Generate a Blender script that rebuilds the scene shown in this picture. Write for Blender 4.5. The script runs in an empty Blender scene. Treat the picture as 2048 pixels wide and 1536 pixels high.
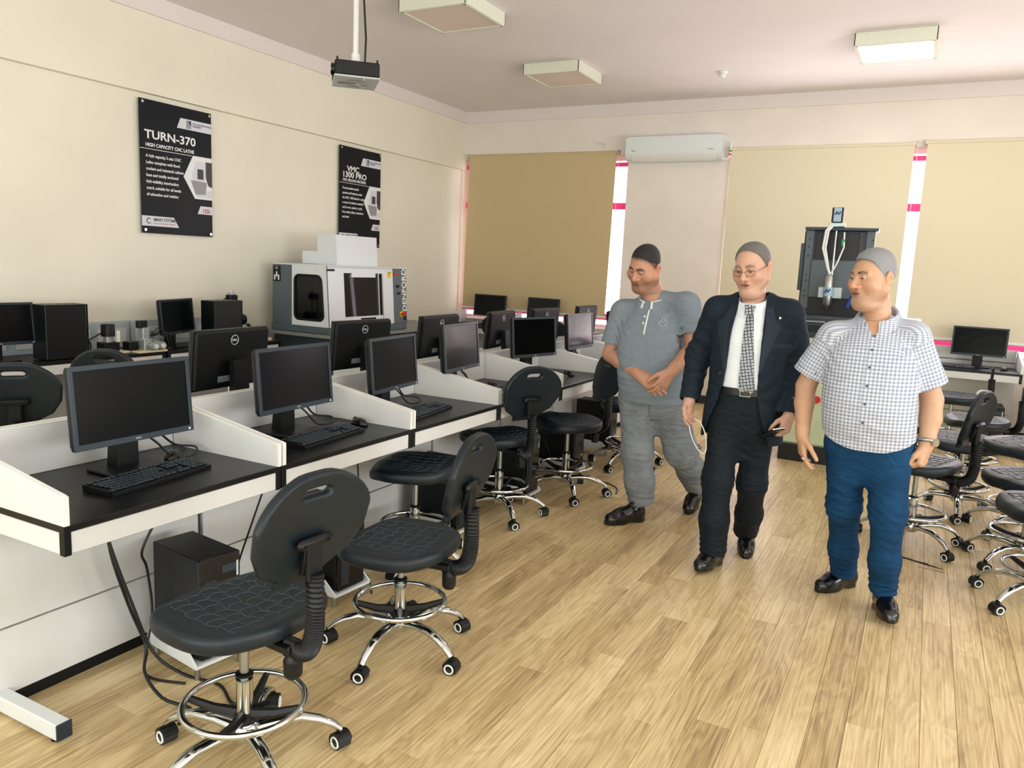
import bpy, bmesh, math, random
import numpy as np
from mathutils import Matrix, Vector, Euler
from mathutils.bvhtree import BVHTree
PI = math.pi
R_ = math.radians
SC = bpy.context.scene
COL = SC.collection
rnd = random.Random(7)

# ------------------------------------------------------------------ camera, sky, lights, exposure
cam = bpy.data.cameras.new('camera'); camo = bpy.data.objects.new('camera', cam); COL.objects.link(camo)
CAM_H = 1.58
_yaw, _pit, _rol = R_(27.786), R_(8.731), R_(2.5726)
_f = Vector((-math.sin(_yaw)*math.cos(_pit), math.cos(_yaw)*math.cos(_pit), -math.sin(_pit)))
_r = Vector((math.cos(_yaw), math.sin(_yaw), 0)); _u = _r.cross(_f)
_r2 = _r*math.cos(_rol) + _u*math.sin(_rol); _u2 = _u*math.cos(_rol) - _r*math.sin(_rol)
_m = Matrix((_r2, _u2, -_f)).transposed().to_4x4(); _m.translation = (0, 0, CAM_H)
camo.matrix_world = _m
cam.sensor_width = 36; cam.lens = 1550/2048*36; cam.clip_start = .05; cam.clip_end = 200
SC.camera = camo
SC.view_settings.view_transform = 'Standard'
SC.view_settings.look = 'None'
SC.view_settings.gamma = 1
SC.view_settings.exposure = -0.06
SC.view_settings.use_curve_mapping = False

world = bpy.data.worlds.new('sky'); SC.world = world; world.use_nodes = True
_bg = world.node_tree.nodes['Background']
_bg.inputs[0].default_value = (1.0, .90, .95, 1); _bg.inputs[1].default_value = 5.0

def area_light(name, loc, rot, sx, sy, power, col):
    l = bpy.data.lights.new(name, 'AREA'); l.shape = 'RECTANGLE'; l.size = sx; l.size_y = sy
    l.energy = power; l.color = col
    o = bpy.data.objects.new(name, l); COL.objects.link(o); o.location = loc; o.rotation_euler = rot
    return o
# added fill lamps out of view, behind the camera and along the right-hand wall
area_light('rear_fill_light', (-.8, -2.35, 1.6), (R_(122), 0, 0), 7.0, 2.0, 300, (.90, .97, 1))
area_light('right_fill_light', (4.85, 1.9, 1.6), (R_(122), 0, R_(90)), 7.0, 2.0, 400, (.92, .96, 1))
area_light('back_window_light', (-.2, 9.25, 1.9), (R_(90), 0, R_(180)), 3.6, 1.9, 80, (1, .9, .96))

# ------------------------------------------------------------------ materials
def lin(c):
    return tuple((x/255/12.92 if x/255 <= .04045 else ((x/255+.055)/1.055)**2.4) for x in c)
MATS = {}
def add_creases(m, strength, scale):
    nt = m.node_tree; N, L = nt.nodes, nt.links; b = N['Principled BSDF']
    tc = N.new('ShaderNodeTexCoord'); mp = N.new('ShaderNodeMapping'); mp.inputs['Scale'].default_value = (.8, .8, 2.2); mp.inputs['Rotation'].default_value = (0, .5, .2); L.new(tc.outputs['Object'], mp.inputs[0])
    n = N.new('ShaderNodeTexNoise'); n.inputs['Scale'].default_value = scale; n.inputs['Detail'].default_value = 3; n.inputs['Distortion'].default_value = 1.2; L.new(mp.outputs[0], n.inputs['Vector'])
    bp = N.new('ShaderNodeBump'); bp.inputs['Strength'].default_value = strength; bp.inputs['Distance'].default_value = .03; L.new(n.outputs['Fac'], bp.inputs['Height'])
    if b.inputs['Normal'].links: L.new(b.inputs['Normal'].links[0].from_socket, bp.inputs['Normal'])
    L.new(bp.outputs[0], b.inputs['Normal'])
def mat(name, rgb, rough=.5, metal=0, spec=.5, noise=0, nscale=20, bump=0, bscale=80, coat=0, emit=None, estr=0, stretch=(1,1,1), attr=None, rvar=0, crease=0, cscale=9):
    m = bpy.data.materials.new(name); m.use_nodes = True
    nt = m.node_tree; N, L = nt.nodes, nt.links; b = N['Principled BSDF']
    c = lin(rgb); b.inputs['Base Color'].default_value = (*c, 1)
    b.inputs['Roughness'].default_value = rough; b.inputs['Metallic'].default_value = metal
    b.inputs['Specular IOR Level'].default_value = spec; b.inputs['Coat Weight'].default_value = coat
    if coat: b.inputs['Coat Roughness'].default_value = .08
    if emit: b.inputs['Emission Color'].default_value = (*lin(emit), 1); b.inputs['Emission Strength'].default_value = estr
    tc = N.new('ShaderNodeTexCoord'); mp = N.new('ShaderNodeMapping'); mp.inputs['Scale'].default_value = stretch
    L.new(tc.outputs['Object'], mp.inputs['Vector'])
    base = None
    if attr:
        a = N.new('ShaderNodeAttribute'); a.attribute_name = attr; base = a.outputs['Color']
        L.new(base, b.inputs['Base Color'])
    if noise:
        n = N.new('ShaderNodeTexNoise'); n.inputs['Scale'].default_value = nscale; n.inputs['Detail'].default_value = 5
        L.new(mp.outputs[0], n.inputs['Vector'])
        r = N.new('ShaderNodeMapRange'); r.inputs['From Min'].default_value = .3; r.inputs['From Max'].default_value = .7
        r.inputs['To Min'].default_value = 1-noise; r.inputs['To Max'].default_value = 1+noise
        L.new(n.outputs['Fac'], r.inputs['Value'])
        mx = N.new('ShaderNodeVectorMath'); mx.operation = 'SCALE'
        if base: L.new(base, mx.inputs[0])
        else: mx.inputs[0].default_value = c
        L.new(r.outputs[0], mx.inputs['Scale']); L.new(mx.outputs[0], b.inputs['Base Color'])
        if rvar:
            r2 = N.new('ShaderNodeMapRange'); r2.inputs['To Min'].default_value = rough-rvar; r2.inputs['To Max'].default_value = rough+rvar
            L.new(n.outputs['Fac'], r2.inputs['Value']); L.new(r2.outputs[0], b.inputs['Roughness'])
    if bump:
        n2 = N.new('ShaderNodeTexNoise'); n2.inputs['Scale'].default_value = bscale; n2.inputs['Detail'].default_value = 4
        L.new(mp.outputs[0], n2.inputs['Vector'])
        bp = N.new('ShaderNodeBump'); bp.inputs['Strength'].default_value = bump; bp.inputs['Distance'].default_value = .004
        L.new(n2.outputs['Fac'], bp.inputs['Height']); L.new(bp.outputs[0], b.inputs['Normal'])
    if crease: add_creases(m, crease, cscale)
    MATS[name] = m
    return m
def glassy(name, rgb, alpha, rough=.03):
    m = bpy.data.materials.new(name); m.use_nodes = True; nt = m.node_tree; N, L = nt.nodes, nt.links
    N.remove(N['Principled BSDF']); t = N.new('ShaderNodeBsdfTransparent'); t.inputs[0].default_value = (*lin(rgb), 1)
    g = N.new('ShaderNodeBsdfGlossy'); g.inputs['Roughness'].default_value = rough
    fr = N.new('ShaderNodeFresnel'); fr.inputs[0].default_value = 1.45
    mx = N.new('ShaderNodeMixShader'); L.new(fr.outputs[0], mx.inputs[0]); L.new(t.outputs[0], mx.inputs[1]); L.new(g.outputs[0], mx.inputs[2])
    L.new(mx.outputs[0], N['Material Output'].inputs[0]); MATS[name] = m
    return m

# ------------------------------------------------------------------ mesh helpers
class MB:
    def __init__(s): s.v = []; s.f = []; s.mi = []; s.cur = 0
    def _add(s, vs, fs, M=None):
        o = len(s.v)
        if M is not None: vs = [tuple(M @ Vector(v)) for v in vs]
        s.v += [tuple(v) for v in vs]; s.f += [tuple(i+o for i in f) for f in fs]; s.mi += [s.cur]*len(fs); return s
    def box(s, c, d, r=0, M=None):
        hx, hy, hz = d[0]/2, d[1]/2, d[2]/2; cx, cy, cz = c
        if r <= 0:
            vs = [(cx+a*hx, cy+b*hy, cz+e*hz) for a in (-1,1) for b in (-1,1) for e in (-1,1)]
            return s._add(vs, [(0,1,3,2),(4,6,7,5),(0,4,5,1),(2,3,7,6),(0,2,6,4),(1,5,7,3)], M)
        r = min(r, hx*.98, hy*.98, hz*.98)
        vs = []; idx = {}
        for a in (-1,1):
            for b in (-1,1):
                for e in (-1,1):
                    for ax in range(3):
                        p = [cx+a*(hx-r), cy+b*(hy-r), cz+e*(hz-r)]
                        p[ax] += (a,b,e)[ax]*r
                        idx[(a,b,e,ax)] = len(vs); vs.append(tuple(p))
        fs = []
        S = (-1,1)
        def q(*k): fs.append(tuple(idx[x] for x in k))
        for a in S:
            w = [(a,-1,-1,0),(a,1,-1,0),(a,1,1,0),(a,-1,1,0)]; q(*(w if a > 0 else w[::-1]))
            w = [(-1,a,-1,1),(-1,a,1,1),(1,a,1,1),(1,a,-1,1)]; q(*(w if a > 0 else w[::-1]))
            w = [(-1,-1,a,2),(1,-1,a,2),(1,1,a,2),(-1,1,a,2)]; q(*(w if a > 0 else w[::-1]))
        for a in S:
            for b in S:
                w = [(a,b,-1,0),(a,b,-1,1),(a,b,1,1),(a,b,1,0)]; q(*(w if a*b > 0 else w[::-1]))
                w = [(-1,a,b,1),(-1,a,b,2),(1,a,b,2),(1,a,b,1)]; q(*(w if a*b > 0 else w[::-1]))
                w = [(a,-1,b,2),(a,-1,b,0),(a,1,b,0),(a,1,b,2)]; q(*(w if a*b > 0 else w[::-1]))
        for a in S:
            for b in S:
                for e in S:
                    w = [(a,b,e,0),(a,b,e,1),(a,b,e,2)]; q(*(w if a*b*e > 0 else w[::-1]))
        return s._add(vs, fs, M)
    def tube(s, pts, r, n=8, cap=True, M=None, flat=None, up=None, closed=False):
        pts = [Vector(p) for p in pts]; m = len(pts)
        rs = r if isinstance(r, (list, tuple)) else [r]*m
        vs = []; fs = []; prev = None
        for i, p in enumerate(pts):
            if closed: t = (pts[(i+1) % m]-pts[i-1]).normalized()
            else: t = (pts[min(i+1, m-1)]-pts[max(i-1, 0)]).normalized()
            if prev is None:
                a = Vector(up) if up else (Vector((0,0,1)) if abs(t.z) < .9 else Vector((1,0,0)))
            else: a = prev
            a = (a - t*a.dot(t))
            a = a.normalized() if a.length > 1e-6 else t.orthogonal().normalized()
            prev = a; b = t.cross(a)
            fa = flat if flat else 1
            for k in range(n):
                w = 2*PI*k/n
                vs.append(p + a*(math.sin(w)*rs[i]*fa) + b*(math.cos(w)*rs[i]))
        K = m if closed else m-1
        for i in range(K):
            j = (i+1) % m
            for k in range(n):
                l = (k+1) % n
                fs.append((i*n+k, j*n+k, j*n+l, i*n+l)[::-1])
        if cap and not closed:
            fs.append(tuple(range(n))); fs.append(tuple((m-1)*n+k for k in range(n))[::-1])
        return s._add(vs, fs, M)
    def cyl(s, p0, p1, r, n=16, r1=None, M=None):
        return s.tube([p0, p1], [r, r if r1 is None else r1], n, True, M)
    def lathe(s, prof, n=24, M=None):   # profile (r,z) around Z
        vs = []; fs = []
        for (r, z) in prof:
            for k in range(n):
                w = 2*PI*k/n; vs.append((r*math.cos(w), r*math.sin(w), z))
        for i in range(len(prof)-1):
            for k in range(n):
                l = (k+1) % n; fs.append((i*n+k, i*n+l, (i+1)*n+l, (i+1)*n+k))
        fs.append(tuple(range(n))[::-1]); fs.append(tuple((len(prof)-1)*n+k for k in range(n)))
        return s._add(vs, fs, M)
    def prism(s, poly, z0, z1, M=None):  # poly xy (ccw), extruded in z
        n = len(poly); vs = [(x, y, z0) for x, y in poly]+[(x, y, z1) for x, y in poly]
        fs = [tuple(range(n))[::-1], tuple(range(n, 2*n))]+[(i, (i+1) % n, n+(i+1) % n, n+i) for i in range(n)]
        return s._add(vs, fs, M)
    def torus(s, c, R, r, n=32, m=8, M=None):
        pts = [(c[0]+R*math.cos(2*PI*k/n), c[1]+R*math.sin(2*PI*k/n), c[2]) for k in range(n)]
        return s.tube(pts, r, m, M=M, closed=True)
    def sphere(s, c, r, n=16, m=10, M=None):
        rr = r if isinstance(r, (list, tuple)) else (r, r, r)
        vs = []; fs = []
        for i in range(m+1):
            a = PI*i/m
            for k in range(n):
                w = 2*PI*k/n; vs.append((c[0]+rr[0]*math.sin(a)*math.cos(w), c[1]+rr[1]*math.sin(a)*math.sin(w), c[2]+rr[2]*math.cos(a)))
        for i in range(m):
            for k in range(n):
                l = (k+1) % n; fs.append((i*n+k, (i+1)*n+k, (i+1)*n+l, i*n+l))
        return s._add(vs, fs, M)
    def mesh(s, name, mats, smooth=0):
        me = bpy.data.meshes.new(name); me.from_pydata(s.v, [], s.f)
        for m in (mats if isinstance(mats, (list, tuple)) else [mats]): me.materials.append(m)
        if any(s.mi): me.polygons.foreach_set('material_index', s.mi)
        me.validate()
        if smooth:
            me.polygons.foreach_set('use_smooth', [True]*len(me.polygons))
            me.set_sharp_from_angle(angle=R_(smooth))
        me.update(); return me
    def build(s, name, mats, parent=None, smooth=0, loc=None, kind=None):
        return link(name, s.mesh(name, mats, smooth), parent, loc, kind)
def link(name, data, parent=None, loc=None, kind=None, rot=None):
    o = bpy.data.objects.new(name, data); COL.objects.link(o)
    if parent: o.parent = parent
    if loc is not None: o.location = loc
    if rot is not None: o.rotation_euler = rot
    if kind: o['kind'] = kind
    return o
def tag(o, label, cat, group=None):
    o['label'] = label; o['category'] = cat
    if group: o['group'] = group
    return o
def thing(name, label, cat, loc=(0,0,0), rz=0, group=None):
    o = bpy.data.objects.new(name, None); COL.objects.link(o); o.location = loc; o.rotation_euler = (0,0,rz)
    o.empty_display_size = .1
    return tag(o, label, cat, group)
CH = {}
def dup(root, loc=None, rz=None, label=None, group=None):
    r = root.copy(); COL.objects.link(r)
    if loc is not None: r.location = loc
    if rz is not None: r.rotation_euler = (0,0,rz)
    if label: r['label'] = label
    if group: r['group'] = group
    for ch in list(root.children):
        c = ch.copy(); COL.objects.link(c); c.parent = r
        for g in list(ch.children):
            d = g.copy(); COL.objects.link(d); d.parent = c
    return r
def text(name, body, size, m, parent, loc, rot, ext=.0008, align='LEFT', sx=1, bold=0, sy=1):
    cu = bpy.data.curves.new(name, 'FONT'); cu.body = body; cu.size = size; cu.extrude = ext; cu.align_x = align
    cu.resolution_u = 3; cu.offset = bold
    tmp = bpy.data.objects.new(name, cu); me = bpy.data.meshes.new_from_object(tmp); bpy.data.objects.remove(tmp); bpy.data.curves.remove(cu)
    me.name = name; me.materials.clear(); me.materials.append(m)
    o = link(name, me, parent, loc, None, rot); o.scale = (sx, sy, 1); return o

# ------------------------------------------------------------------ palette
wall_m = mat('painted_plaster', (238,233,216), .75, spec=.2, noise=.03, nscale=1.5, bump=.06, bscale=220)
wall_back_m = mat('painted_plaster_back', (236,228,218), .75, spec=.2, noise=.04, nscale=2, bump=.15, bscale=60)
crown_m = mat('crown_paint', (232,224,220), .7, spec=.2, noise=.02, nscale=3)
ceil_m = mat('ceiling_paint', (238,232,231), .8, spec=.15, noise=.02, nscale=2)
white_metal = mat('white_enamel', (216,221,220), .35, spec=.5, noise=.02, nscale=8)
lam_white = mat('white_laminate', (212,213,210), .45, spec=.35, noise=.02, nscale=12)
lam_edge = mat('white_laminate_edge', (230,231,226), .4)
top_black = mat('black_laminate_top', (7,10,13), .36, spec=.4, noise=.12, nscale=60, bump=.02, bscale=400)
blk = mat('black_plastic', (6,10,12), .42, spec=.35, noise=.1, nscale=40)
blk_matte = mat('black_matte_plastic', (6,9,11), .6, spec=.3, noise=.1, nscale=60)
blk_gloss = mat('black_gloss', (4,7,9), .16, spec=.45, noise=.05, nscale=10)
bezel_m = mat('slate_bezel_plastic', (30,44,54), .42, spec=.5, noise=.05, nscale=50)
pu_m = mat('black_polyurethane', (9,24,31), .45, spec=.4, noise=.12, nscale=25, bump=.12, bscale=500)
pu_ridge = mat('highlit_polyurethane_ridge', (36,56,64), .45, spec=.5)  # groove highlights put into a lighter tone of the seat plastic
chrome = mat('chrome', (205,210,208), .13, 1, noise=.06, nscale=9)
steel = mat('brushed_steel', (168,172,170), .28, 1, noise=.06, nscale=40)
wheel_m = mat('grey_wheel_rubber', (30,38,42), .45)
ring_w = mat('white_wheel_ring', (235,236,230), .4)
cable_m = mat('black_cable_rubber', (9,12,14), .45)
screen_m = mat('screen_glass', (8,17,21), .2, spec=.5, noise=.05, nscale=6)
screen_r = mat('screen_glass_reflection_tint', (62,55,60), .16, spec=1.0, noise=.05, nscale=5, coat=1)  # pinkish reflection partly painted: base lightened on top of the stronger gloss
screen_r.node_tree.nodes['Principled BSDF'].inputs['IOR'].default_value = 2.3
logo_m = mat('silver_logo', (205,212,215), .3, .3)
label_m = mat('grey_sticker', (120,132,140), .5, noise=.1, nscale=90)
mesh_m = mat('dark_grille', (20,28,32), .5, noise=.3, nscale=300)
white_pl = mat('white_plastic', (232,234,230), .4, noise=.02)
red_m = mat('red_plastic', (196,32,40), .4, noise=.05)
yellow_m = mat('yellow_label', (236,205,40), .5, noise=.05)
blue_m = mat('blue_plastic', (24,58,130), .4, noise=.05)
# ------------------------------------------------------------------ room shell
XL, XR, YB, YR, ZC = -5.90, 5.2, 9.42, -2.6, 3.61
def struct(name, mb, m, smooth=0):
    o = mb.build(name, m, None, smooth); o['kind'] = 'structure'; return o
ZCB = 3.465      # underside of the painted crown band
b = MB(); b.box((XL-.11, (YB+YR)/2, ZC/2), (.22, YB-YR+.6, ZC)); struct('wall_left', b, wall_m)
b = MB(); b.box((XL+.03, (YB+YR)/2, (2.845+ZCB)/2), (.06, YB-YR, ZCB-2.845)); struct('trim_1', b, wall_m)
b = MB(); b.box((XL+.04, (YB+YR)/2, (ZCB+ZC)/2), (.08, YB-YR, ZC-ZCB)); struct('trim_2', b, crown_m)
b = MB(); b.box(((XL+XR)/2, YR-.11, ZC/2), (XR-XL+.6, .22, ZC)); struct('wall_rear', b, wall_m)
b = MB(); b.box((XR+.11, (YB+YR)/2, ZC/2), (.22, YB-YR+.6, ZC)); struct('wall_right', b, wall_m)
b = MB(); b.box(((XL+XR)/2, (YB+YR)/2, ZC+.1), (XR-XL+.6, YB-YR+.6, .2)); struct('ceiling', b, ceil_m)
# back wall with two window openings
W1, W2 = (-5.885, -3.47), (-2.22, 4.4)
SILL, HEAD, TH = .80, 3.0, .28
b = MB()
def bw(x0, x1, z0, z1): b.box(((x0+x1)/2, YB+TH/2, (z0+z1)/2), (x1-x0, TH, z1-z0))
bw(XL-.2, XR+.2, 0, SILL); bw(XL-.2, XR+.2, HEAD, ZC); bw(XL-.2, W1[0], SILL, HEAD); bw(W1[1], W2[0], SILL, HEAD); bw(W2[1], XR+.2, SILL, HEAD)
struct('wall_back', b, wall_back_m)
b = MB(); b.box(((XL+XR)/2, YB-.009, (ZCB+ZC)/2), (XR-XL, .018, ZC-ZCB)); struct('trim_3', b, crown_m)
b = MB(); b.box(((XL+XR)/2, YB-.008, .05), (XR-XL, .016, .1)); struct('baseboard_back', b, mat('dark_skirting', (52,44,40), .5, noise=.1))
# windows: red-brown frames coloured with the pink of overexposure, glass panes
pink_m = mat('overexposed_frame_pink', (250,60,150), .45, noise=.04)
pale_frame = mat('pale_window_frame', (246,214,226), .45, noise=.02)
pane_m = glassy('window_glass', (250,250,252), .95)
def window(name, x0, x1, nm):
    fr = MB(); y = YB+.14
    def bar(xa, xb, za, zb, d=.05): fr.box(((xa+xb)/2, y, (za+zb)/2), (xb-xa, d, zb-za), .004)
    bar(x0, x1, SILL+.12, SILL+.20); bar(x0, x1, HEAD-.13, HEAD-.08); bar(x0, x1, 2.34, 2.42)
    o = fr.build(name, pink_m); o['kind'] = 'structure'
    f2 = MB()
    for i in range(nm+1):
        x = x0+(x1-x0)*i/nm
        f2.box((min(max(x, x0+.025), x1-.025), y+.003, (SILL+HEAD)/2), (.05, .04, HEAD-SILL), .004)
    f2.box(((x0+x1)/2, y, SILL+.03), (x1-x0, .05, .06), .004); f2.box(((x0+x1)/2, y, HEAD-.03), (x1-x0, .05, .06), .004)
    f2.build('window_mullions', pale_frame, o)
    for i in range(nm):
        xa = x0+(x1-x0)*i/nm+.025; xb = x0+(x1-x0)*(i+1)/nm-.025
        p = MB(); p.box(((xa+xb)/2, y, (SILL+HEAD)/2), (xb-xa, .005, HEAD-SILL-.1)); p.build('pane', pane_m, o)
    s = MB(); s.box(((x0+x1)/2, YB+.06, SILL+.01), (x1-x0, .2, .02), .004); s.build('window_sill', lam_edge, o)
window('window_1', W1[0], W1[1], 3)
window('window_2', W2[0], W2[1], 6)

# floor: slab plus strip planks running towards the back wall
b = MB(); b.box(((XL+XR)/2, (YB+YR)/2, -.06), (XR-XL+.6, YB-YR+.6, .1)); floor = struct('floor', b, mat('floor_joint', (120,100,72), .7))
def plank_mat():
    m = bpy.data.materials.new('oak_plank'); m.use_nodes = True; nt = m.node_tree; N, L = nt.nodes, nt.links; bs = N['Principled BSDF']
    geo = N.new('ShaderNodeNewGeometry'); oi = N.new('ShaderNodeObjectInfo'); at = N.new('ShaderNodeAttribute'); at.attribute_name = 'seed'
    ad = N.new('ShaderNodeMath'); ad.operation = 'ADD'; L.new(oi.outputs['Random'], ad.inputs[0]); L.new(at.outputs['Fac'], ad.inputs[1])
    fr = N.new('ShaderNodeMath'); fr.operation = 'FRACT'; L.new(ad.outputs[0], fr.inputs[0])
    sc = N.new('ShaderNodeVectorMath'); sc.operation = 'MULTIPLY'; sc.inputs[1].default_value = (1, .16, 1); L.new(geo.outputs['Position'], sc.inputs[0])
    of = N.new('ShaderNodeVectorMath'); of.operation = 'ADD'; L.new(sc.outputs[0], of.inputs[0])
    mu = N.new('ShaderNodeMath'); mu.operation = 'MULTIPLY'; mu.inputs[1].default_value = 37; L.new(fr.outputs[0], mu.inputs[0])
    cx = N.new('ShaderNodeCombineXYZ'); L.new(mu.outputs[0], cx.inputs['Z']); L.new(mu.outputs[0], cx.inputs['X']); L.new(cx.outputs[0], of.inputs[1])
    n1 = N.new('ShaderNodeTexNoise'); n1.inputs['Scale'].default_value = 9; n1.inputs['Detail'].default_value = 4; n1.inputs['Distortion'].default_value = .6; L.new(of.outputs[0], n1.inputs['Vector'])
    wv = N.new('ShaderNodeMath'); wv.operation = 'MULTIPLY'; wv.inputs[1].default_value = 52; L.new(n1.outputs['Fac'], wv.inputs[0])
    sn = N.new('ShaderNodeMath'); sn.operation = 'SINE'; L.new(wv.outputs[0], sn.inputs[0])
    s2 = N.new('ShaderNodeVectorMath'); s2.operation = 'MULTIPLY'; s2.inputs[1].default_value = (1, .02, 1); L.new(geo.outputs['Position'], s2.inputs[0])
    n2 = N.new('ShaderNodeTexNoise'); n2.inputs['Scale'].default_value = 130; n2.inputs['Detail'].default_value = 3; L.new(s2.outputs[0], n2.inputs['Vector'])
    n3 = N.new('ShaderNodeTexNoise'); n3.inputs['Scale'].default_value = 3.2; n3.inputs['Detail'].default_value = 2; L.new(of.outputs[0], n3.inputs['Vector'])
    def mr(x, a, b_, fmin=0, fmax=1):
        r = N.new('ShaderNodeMapRange'); r.inputs['From Min'].default_value = fmin; r.inputs['From Max'].default_value = fmax
        r.inputs['To Min'].default_value = a; r.inputs['To Max'].default_value = b_; L.new(x, r.inputs['Value']); return r.outputs[0]
    def add(a, b_):
        x = N.new('ShaderNodeMath'); x.operation = 'ADD'; L.new(a, x.inputs[0]); L.new(b_, x.inputs[1]); return x.outputs[0]
    tot = add(add(mr(sn.outputs[0], -.09, .09, -1, 1), mr(n2.outputs['Fac'], -.34, .34, .2, .8)), add(mr(n3.outputs['Fac'], -.28, .22, .3, .7), mr(fr.outputs[0], .45, .59)))
    cr = N.new('ShaderNodeValToRGB'); el = cr.color_ramp.elements
    el[0].position = 0; el[0].color = (*lin((146,121,84)), 1); el[1].position = 1; el[1].color = (*lin((232,213,170)), 1)
    e = el.new(.35); e.color = (*lin((187,162,116)), 1); e = el.new(.65); e.color = (*lin((213,190,142)), 1)
    L.new(tot, cr.inputs[0]); L.new(cr.outputs[0], bs.inputs['Base Color'])
    bs.inputs['Roughness'].default_value = .42; bs.inputs['Specular IOR Level'].default_value = .4
    bp = N.new('ShaderNodeBump'); bp.inputs['Strength'].default_value = .1; bp.inputs['Distance'].default_value = .002; L.new(n2.outputs['Fac'], bp.inputs['Height']); L.new(bp.outputs[0], bs.inputs['Normal'])
    return m
oak = plank_mat()
PW, PL = .1185, .96
def cam_px(p):
    v = Vector(p)-Vector((0,0,CAM_H)); d = v.dot(_f)
    return (1024+1550*v.dot(_r2)/d, 768-1550*v.dot(_u2)/d, d) if d > .1 else (1e9, 1e9, d)
full = MB(); full.box((0,0,-.004), (PW-.0012, PL-.0012, .008), .0008); full_me = full.mesh('plank', oak)
planks = []; x = XL+PW/2; k = 0
while x < XR-.02:
    off = rnd.random()*PL; y = YR-off
    while y < YB:
        y0, y1 = max(y, YR), min(y+PL, YB)
        if y1-y0 > .02:
            px, py, d = cam_px((x, (y0+y1)/2, 0))
            inside = -60 < px < 2108 and 760 < py < 1700 and d < 9.2 and not (x < -2.75)
            planks.append((0 if inside else 1, d if d > 0 else 99, x, y0, y1))
        y += PL
    x += PW
planks.sort()
rest = MB(); seeds = []; cnt = 0
for (fl, d, x, y0, y1) in planks:
    if fl == 0 and cnt < 300 and abs(y1-y0-PL) < 1e-6:
        link('plank', full_me, floor, (x, (y0+y1)/2, 0)); cnt += 1
    else:
        n0 = len(rest.f); rest.box((x, (y0+y1)/2, -.004), (PW-.0012, y1-y0-.0012, .008)); seeds += [rnd.random()]*(len(rest.f)-n0)
o = rest.build('planks_beyond', oak, floor, kind='stuff')
a = o.data.attributes.new('seed', 'FLOAT', 'FACE'); a.data.foreach_set('value', seeds)

# ------------------------------------------------------------------ roller blinds
def blind_mat(name, rgb, tr):
    m = bpy.data.materials.new(name); m.use_nodes = True; nt = m.node_tree; N, L = nt.nodes, nt.links; N.remove(N['Principled BSDF'])
    d = N.new('ShaderNodeBsdfDiffuse'); t = N.new('ShaderNodeBsdfTranslucent'); mx = N.new('ShaderNodeMixShader'); mx.inputs[0].default_value = tr
    tc = N.new('ShaderNodeTexCoord'); n = N.new('ShaderNodeTexNoise'); n.inputs['Scale'].default_value = 300; L.new(tc.outputs['Object'], n.inputs['Vector'])
    r = N.new('ShaderNodeMapRange'); r.inputs['To Min'].default_value = .93; r.inputs['To Max'].default_value = 1.07; L.new(n.outputs['Fac'], r.inputs['Value'])
    s = N.new('ShaderNodeVectorMath'); s.operation = 'SCALE'; s.inputs[0].default_value = lin(rgb); L.new(r.outputs[0], s.inputs['Scale'])
    L.new(s.outputs[0], d.inputs[0]); L.new(s.outputs[0], t.inputs[0]); L.new(d.outputs[0], mx.inputs[1]); L.new(t.outputs[0], mx.inputs[2])
    L.new(mx.outputs[0], N['Material Output'].inputs[0]); return m
blind_dark = blind_mat('tan_blind_fabric', (208,188,146), .022)
blind_lite = blind_mat('beige_blind_fabric', (228,219,192), .03)
def blind(x0, x1, z0, z1, m, label, skew=0):
    t = thing('roller_blind', label, 'blind', ((x0+x1)/2, YB-.05, z0))
    w = x1-x0; h = z1-z0
    f = MB(); f.prism([(-w/2-skew, 0), (w/2-skew, 0), (w/2, h), (-w/2, h)], -.001, .001, Matrix.Rotation(R_(90), 4, 'X')); f.build('blind_fabric', m, t)
    f = MB(); f.tube([(-w/2-skew-.01, 0, 0), (w/2-skew+.01, 0, 0)], .016, 10); f.build('bottom_bar', white_pl, t, 40)
    f = MB(); f.cyl((-w/2-.02, .012, h), (w/2+.02, .012, h), .022, 14); f.build('roller_tube', m, t, 40)
    for sx in (-1, 1):
        f = MB(); f.box((sx*(w/2+.025), .018, h), (.01, .06, .06), .003); f.build('mounting_bracket', steel, t)
    f = MB(); f.tube([(w/2+.03, -.01, h), (w/2+.032, -.012, h*.5), (w/2+.03, -.01, h*.2)], .003, 6); f.build('pull_chain', white_pl, t)
blind(-5.75, -3.61, .965, 3.02, blind_dark, 'darker tan roller blind on the left window beside the room corner', .03)
blind(-2.20, -.30, 1.005, 3.015, blind_lite, 'pale beige roller blind behind the man in the dark suit')
blind(-.18, 1.72, 1.005, 3.03, blind_lite, 'pale beige roller blind at the right edge above the single back desk')

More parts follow.
